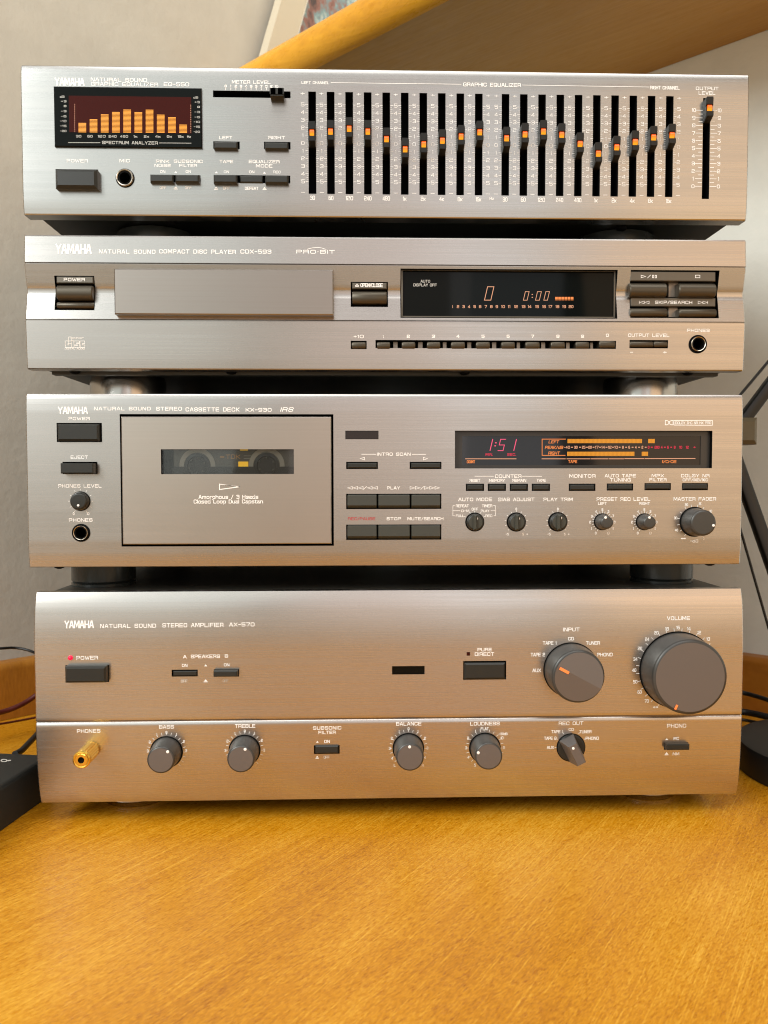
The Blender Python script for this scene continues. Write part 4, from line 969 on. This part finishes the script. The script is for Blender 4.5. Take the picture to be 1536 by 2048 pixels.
am.mark(ZN, 1129, 1153, 518, 530); am.mark(ZN, 1129, 1153, 610, 628, True)
am.button(ZN, (940, 1086, 560, 590), .0004, (932, 1092, 551, 593), b=.0005); am.button(ZN, (1188, 1335, 560, 595), .0045, (1191, 1345, 548, 594), b=.0005)
am.hole(ZO, 750, 950, 529, 580); q = am.rect(ZO, (752, 948, 531, 578), .0005); mb = MB(); mb.box(q[0], q[1], .0012, .0105, q[2], q[3]); mb.build('sensor_window', 'glass_black', am.root)
am.text(ZO, 'PURE', 1275, 1363, 417, 438); am.text(ZO, 'DIRECT', 1258, 1377, 444, 466)
am.hole(ZO, 1208, 1229, 443, 465); q = am.rect(ZO, (1209, 1228, 444, 464), 0); mb = MB(); mb.box(q[0], q[1], .0002, .0105, q[2], q[3]); mb.build('indicator_light', 'window_red', am.root)
am.button(ZO, (1195, 1446, 511, 610), .0022, (1187, 1451, 497, 612), b=.0010)
# input selector
am.text(ZP, 'INPUT', 277, 378, 292, 315)
for st, *b_ in (('CD', 308, 343, 350, 371), ('TAPE 1', 152, 236, 376, 397), ('TAPE 2', 78, 166, 447, 469), ('AUX', 88, 141, 544, 566), ('TUNER', 417, 503, 376, 397), ('PHONO', 485, 581, 447, 469)): am.text(ZP, st, *b_, gap=1.5)
kn, c, r1, yf = am.dial(ZP, 325, 552, 169, .0178, 164, body=.97, name='input_knob', rim=.0016, seg=72)
P0, P1 = at_y(*ZP(259, 541), yf), at_y(*ZP(300, 563), yf); mb = MB(); stroke(mb, [(P0.x, P0.z), (P1.x, P1.z)], .0017, lambda x, z: yf, .0021)
mb.build('pointer', 'pointer_orange', kn, fix=False)
# sloping half of the knob front: a shallow wedge below the line through the pointer
C_ = Vector((c.x, c.z)); dv = Vector((P1.x-P0.x, P1.z-P0.z)).normalized(); nv = Vector((dv.y, -dv.x)); nv = nv if nv.y < 0 else -nv
for sg in (1, -1):
    mb = MB(); rad = r1-.0014; n = 26; half = []
    for k in range(n+1):
        a = math.pi*k/n; p = C_+dv*rad*math.cos(a)+nv*sg*rad*math.sin(a); half.append((p.x, yf-.0002-.0017*(1-math.sin(a)), p.y))
    mb.add(half+[(C_.x, yf-.0019, C_.y)], [(k, k+1, n+1) for k in range(n)]); mb.build('knob_facet', 'knob_face', kn)
# volume
am.text(ZP, 'VOLUME', 915, 1056, 223, 246)
kn, c, r1, yf = am.dial(ZP, 982, 553, 236, .0192, 231, body=.975, name='volume_knob', rim=.0019, seg=96)
P0, P1 = at_y(*ZP(974, 773), yf), at_y(*ZP(967, 788), yf); mb = MB(); stroke(mb, [(P0.x, P0.z), (P1.x, P1.z)], .0014, lambda x, z: yf, .0004); mb.build('pointer', 'pointer_orange', kn, fix=False)
am.ticks(ZP, 982, 553, 240, 256, [-151+11.2*k for k in range(24)], [(s_, x, y) for s_, x, y in (('16', 983, 292), ('18', 915, 300), ('20', 850, 324), ('24', 793, 364), ('28', 749, 420), ('34', 721, 486), ('40', 713, 554), ('50', 720, 625), ('60', 747, 688), ('70', 790, 743), ('14', 1050, 298), ('12', 1113, 323), ('10', 1168, 362))], h=21)
am.text(ZP, '@', 829, 861, 773, 790)
# lower row
am.text(ZN, 'PHONES', 350, 494, 916, 938); am.jack(ZN, 440, 1042, 42, 38, 30)
for z, nm, bx, X, Y, rr, L_, rf, dot, lab in (
    (ZN, 'BASS', (855, 946, 891, 913), 900, 1056, 101, .0148, 85, (907, 1056), (('0', 900, 936), ('1', 841, 949), ('1', 962, 949), ('2', 797, 995), ('2', 1007, 992), ('3', 785, 1050), ('3', 1021, 1048), ('4', 806, 1108))),
    (ZN, 'TREBLE', (1320, 1446, 885, 908), 1380, 1045, 98, .0165, 85, (1383, 1041), (('0', 1381, 928), ('1', 1320, 943), ('1', 1441, 942), ('2', 1275, 989), ('2', 1486, 985), ('3', 1262, 1047), ('3', 1500, 1045))),
    (ZO, 'BALANCE', (775, 930, 872, 894), 850, 1034, 97, .0165, 86, (858, 1026), (('0', 851, 914), ('1', 793, 930), ('1', 909, 930), ('2', 748, 972), ('2', 953, 972), ('3', 735, 1034), ('3', 967, 1032), ('4', 750, 1095), ('4', 952, 1090), ('L', 766, 1138), ('R', 938, 1138))),
    (ZO, 'LOUDNESS', (1230, 1411, 871, 893), 1320, 1032, 97, .0155, 85, (1280, 1062), (('1', 1262, 929), ('2', 1217, 971), ('3', 1205, 1031), ('4', 1218, 1089), ('5', 1260, 1137), ('10', 1425, 970), ('8', 1437, 1029)))):
    am.text(z, nm, *bx)
    am.dial(z, X, Y, rr, L_, rf, body=.93, dot=dot, dotr=.0009, rim=.0010, name='tone_knob')
    am.ticks(z, X, Y, rr+5, rr+19, [-135+15*k for k in range(19)], lab, h=18)
am.text(ZO, 'FLAT', 1294, 1344, 904, 923); am.text(ZO, '-30dB', 1406, 1459, 937, 953, t=.0003)
am.text(ZO, 'SUBSONIC', 264, 438, 898, 919); am.text(ZO, 'FILTER', 298, 404, 926, 946); am.text(ZO, 'ON', 333, 368, 982, 1001); am.text(ZO, 'OFF', 330, 366, 1079, 1097, m='faint_print', t=.0003)
am.mark(ZO, 281, 301, 988, 999); am.mark(ZO, 280, 300, 1079, 1097, True); am.button(ZO, (278, 420, 1020, 1066), .0018, (270, 428, 1015, 1068), b=.0006)
# record selector: a disc with a protruding bar
am.text(ZP, 'REC OUT', 250, 401, 869, 891)
for st, *b_ in (('CD', 311, 343, 909, 926), ('TAPE 1', 205, 276, 922, 941), ('TAPE 2', 160, 236, 962, 982), ('AUX', 177, 221, 1019, 1038), ('TUNER', 377, 451, 922, 941), ('PHONO', 415, 496, 962, 982)): am.text(ZP, st, *b_, gap=1.5)
am.lines(ZP, [[(226, 1029), (234, 1029)], [(236, 974), (243, 979)], [(276, 938), (281, 945)], [(372, 945), (377, 938)], [(407, 978), (414, 974)]], t=.00026)
kn, c, r1, yf = am.dial(ZP, 325, 1028, 88, .0016, 80, body=.94, name='selector_knob', face='dark_plastic', side='dark_plastic', rim=.0005)
A0, A1 = at_y(*ZP(334, 1014), -.0135), at_y(*ZP(393, 1134), -.0135); dv = Vector((A1.x-A0.x, A1.z-A0.z)); ln = dv.length/2; dv.normalize(); nv = Vector((dv.y, -dv.x)); mid = Vector(((A0.x+A1.x)/2, (A0.z+A1.z)/2))
cc = Vector((c.x, c.z)); mb = MB(); vs = []
for (cen, y, l_, w_) in ((cc, yf, ln*1.12, .0048), (cc*.5+mid*.5, -.008, ln*1.05, .0036), (mid, -.0130, ln*1.0, .0029), (mid, -.0136, ln*.96, .0024)):
    for a, b_ in ((-1, -1), (1, -1), (1, 1), (-1, 1)): p = cen+dv*l_*a+nv*w_*b_; vs.append((p.x, y, p.y))
mb.add(vs, [(12, 13, 14, 15)]+[(r_*4+k, r_*4+(k+1) % 4, r_*4+4+(k+1) % 4, r_*4+4+k) for r_ in range(3) for k in range(4)])
mb.build('lever', 'knob_face', kn)
d = at_y(*ZP(340, 1035), -.0138); q = MB(); q.lathe(d.x, d.z, [(.0008, -.0135), (.0008, -.0139), (.0005, -.0140)], 12); q.build('pointer', 'white_print', kn)
am.text(ZP, 'PHONO', 915, 1033, 883, 907); am.text(ZP, 'MC', 955, 989, 964, 983); am.text(ZP, 'MM', 950, 990, 1058, 1077); am.mark(ZP, 901, 926, 972, 983); am.mark(ZP, 901, 924, 1057, 1076, True)
am.button(ZP, (915, 1055, 1011, 1046), .0045, (897, 1045, 998, 1042), b=.0005)
am.panel(); mb = MB(); mb.box(am.x0+.008, am.x1-.008, .034, .27, -.0030, zb+.0015); mb.build('shade_plate', 'chassis_paint', am.root)  # plate added out of sight to darken the gap under the amplifier
am.chassis(back=.29, zlo=.0012, zhi=.0010)
am.feet([(.0235, zb-.004), (.0245, -.0032), (.0245, ZD+.0045), (.0225, ZD+.003), (.0215, ZD+.0003)], 'chrome', xs=(at_y(279, 1610, .052).x, at_y(1283, 1600, .052).x), ys=(.050, .24))

# gold adapter plugged into the amplifier's headphone socket
c = am.pt(ZN(440, 1042)); ye = -.0182
plug = empty('headphone_adapter', (c.x, am.y(c.x, c.z), c.z), 'gold headphone plug adapter with a knurled barrel in the amplifier socket', 'adapter')
mb = MB(); rb = .0047; seg = 60; prof = [(.0043, -.0005), (.0045, -.0016), (.0047, -.0030)]
vs = []; rows = [(.0040, .006), (.0042, -.0008), (.0051, -.0014), (.0051, -.0155), (.0049, -.0160), (.0052, -.0164), (.0052, -.0176), (.0048, ye)]
for r_, y in rows:
    for k in range(seg):
        kn_ = .90 if (k % 3 == 0 and -.0156 < y < -.0013) else 1.0; a = 2*math.pi*k/seg
        vs.append((c.x+r_*kn_*math.cos(a), y, c.z+r_*kn_*math.sin(a)))
n = len(rows); mb.add(vs, [(j*seg+k, j*seg+(k+1) % seg, (j+1)*seg+(k+1) % seg, (j+1)*seg+k) for j in range(n-1) for k in range(seg)])
mb.build('barrel', 'gold', plug, smooth=18)
mb = MB(); mb.lathe(c.x, c.z, [(.0048, ye), (.0044, ye-.0001), (.0038, ye+.0001), (.0034, ye-.0003), (.0019, ye-.0003), (.0018, ye+.004)], 40, close=False); mb.build('end_ring', 'gold', plug, smooth=30)
mb = MB(); mb.lathe(c.x, c.z, [(.00185, ye+.0006), (.0001, ye+.0007)], 24); mb.build('socket', 'black', plug)

# ------------------------------------------------------------------ things around the stack
# black box with a white mark, lower left
zt = .018; f0, f1 = at_z(0, 1574, zt), at_z(70, 1530, zt); bk = at_z(30, 1505, zt)
ux = (f1-f0).normalized(); ux = Vector((ux.x, ux.y, 0)).normalized(); vx = Vector((-ux.y, ux.x, 0))
box_ = empty('power_adapter', f1+Vector((0, 0, ZD-zt)), 'black plastic box with a white logo lying left of the amplifier', 'power box')
L_ = (bk-f0).dot(ux); Wd = .11; mb = MB(); bz = .003
def bp(a, b_, z): q = f0+ux*a+vx*b_; return (q.x, q.y, z)
vs = []
for z, i_ in ((ZD+.0003, 0), (zt-bz, 0), (zt-bz*.3, bz*.3), (zt, bz)):
    vs += [bp(-.16+i_, Wd-i_, z), bp(L_-i_, Wd-i_, z), bp(L_-i_, i_, z), bp(-.16+i_, i_, z)]
mb.add(vs, [(12, 13, 14, 15), (0, 3, 2, 1)]+[(r_*4+k, r_*4+(k+1) % 4, r_*4+4+(k+1) % 4, r_*4+4+k) for r_ in range(3) for k in range(4)])
mb.build('casing', 'box_black', box_, smooth=50)
mb = MB(); zz = zt+.0002
ring = [at_z(8+7*math.cos(a), 1521+3.2*math.sin(a), zz) for a in [k*math.pi/8 for k in range(16)]]; rin = [at_z(8+4.2*math.cos(a), 1521+1.6*math.sin(a), zz) for a in [k*math.pi/8 for k in range(16)]]
mb.add([tuple(p) for p in ring+rin], [(k, (k+1) % 16, 16+(k+1) % 16, 16+k) for k in range(16)])
p4 = [at_z(x, y, zz) for x, y in ((14.5, 1520), (22, 1519.6), (22, 1521.8), (14.5, 1522.5))]; mb.add([tuple(p) for p in p4], [(0, 1, 2, 3)])
mb.build('logo_print', 'faint_print', box_, fix=False)
def cable(name, label, pix, r, m, sag=None):
    """pix: (px, py, depth Y) way points"""
    P = [at_y(x, y, Y) for x, y, Y in pix]; out = []
    for k in range(len(P)-1):
        p0, p1, p2, p3 = P[max(k-1, 0)], P[k], P[k+1], P[min(k+2, len(P)-1)]
        for j in range(8):
            t = j/8; out.append(.5*((2*p1)+(p2-p0)*t+(2*p0-5*p1+4*p2-p3)*t*t+(3*p1-p0-3*p2+p3)*t**3))
    out.append(P[-1]); mb = MB(); mb.tube(out, r, 12); o = mb.build(name, m, None, smooth=50)
    o['label'] = label; o['category'] = 'cable'; return o
cable('cable', 'thin dark cable curving in front of the plaster wall left of the amplifier', [(-60, 1302, .16), (0, 1297, .17), (32, 1296, .18), (66, 1304, .18), (120, 1330, .19)], .0011, 'cable_black')
cable('cable', 'thick dark red cable in front of the wooden rail left of the amplifier', [(-60, 1436, .14), (0, 1425, .16), (35, 1413, .17), (66, 1395, .18), (110, 1360, .19)], .0021, 'cable_red')
cable('cable', 'thin dark red cable low in front of the wooden rail left of the amplifier', [(-60, 1456, .15), (0, 1448, .17), (66, 1436, .19), (120, 1424, .20)], .0009, 'cable_red')
cable('cable', 'black lead leaving the black box towards the back of the amplifier', [(30, 1508, .064), (42, 1502, .075), (56, 1488, .095), (72, 1471, .12), (100, 1440, .16)], .0022, 'cable_black')
cable('cable', 'uppermost black cable on the wooden rail right of the amplifier', [(1440, 1375, .19), (1488, 1386, .19), (1536, 1400, .17), (1600, 1424, .15)], .0019, 'cable_black')
cable('cable', 'thickest black cable in the middle of three right of the amplifier', [(1440, 1420, .18), (1488, 1424, .18), (1536, 1434, .165), (1600, 1452, .15)], .0027, 'cable_black')
cable('cable', 'thin lowest black cable just above the lamp base', [(1440, 1432, .175), (1488, 1440, .175), (1536, 1449, .16), (1600, 1462, .15)], .0013, 'cable_black')

# desk lamp, right
bc = at_z(1690, 1490, .012); lamp = empty('desk_lamp', (bc.x, bc.y, ZD), 'black jointed desk lamp with a round base right of the stack', 'desk lamp')
mb = MB(); R0 = .0715
mb.lathe_z(bc.x, bc.y, [(R0, ZD+.0004), (R0, .009), (R0-.001, .0112), (R0-.004, .012), (.0001, .0124)], 72); mb.build('base', 'lamp_black', lamp, smooth=40)
def beam(name, a, b_, w_, d, m):
    a, b_ = Vector(a), Vector(b_); u = (b_-a).normalized(); side = u.cross(Vector((0, 1, 0))).normalized(); dep = Vector((0, 1, 0)); mb = MB(); vs = []; c_ = .22
    oct_ = [(-w_, -d*(1-c_)), (-w_*(1-c_), -d), (w_*(1-c_), -d), (w_, -d*(1-c_)), (w_, d*(1-c_)), (w_*(1-c_), d), (-w_*(1-c_), d), (-w_, d*(1-c_))]
    for p in (a, b_): vs += [p+side*x+dep*y for x, y in oct_]
    mb.add(vs, [(k, (k+1) % 8, 8+(k+1) % 8, 8+k) for k in range(8)]+[tuple(range(8))[::-1], tuple(range(8, 16))]); return mb.build(name, m, lamp, smooth=50)
YA = .10
beam('lower_arm', at_y(1457, 880, YA), at_y(1650, 1428, YA-.02), .0044, .0040, 'lamp_black')
beam('upper_arm', at_y(1457, 880, YA+.004), at_y(1640, 636, YA), .0042, .0040, 'lamp_black')
def rod(name, a, b_, r): mb = MB(); mb.tube([a, (Vector(a)+Vector(b_))/2, b_], r, 10); mb.build(name, 'lamp_black', lamp, smooth=60)
rod('tension_rod', at_y(1440, 838, YA+.03), at_y(1640, 600, YA+.03), .0011); rod('tension_rod', at_y(1447, 940, YA+.03), at_y(1620, 1546, YA+.012), .0010)
p = at_y(1485, 864, YA-.006); mb = MB(); q0, q1 = at_y(1464, 864, YA-.004), at_y(1507, 863, YA-.004)
mb2 = MB(); mb2.cap(q0.x, q1.x, at_y(1485, 890, YA).z, at_y(1485, 837, YA).z, YA-.012, YA+.006, .003); mb2.build('joint_knob', 'lamp_knob', lamp, smooth=40)
mb = MB(); ps = at_y(1690, 1440, YA-.02); mb.lathe_z(ps.x-.004, ps.y, [(.009, .0125), (.009, .03), (.006, .034), (.004, .036)], 24); mb.build('stem', 'lamp_black', lamp, smooth=40)
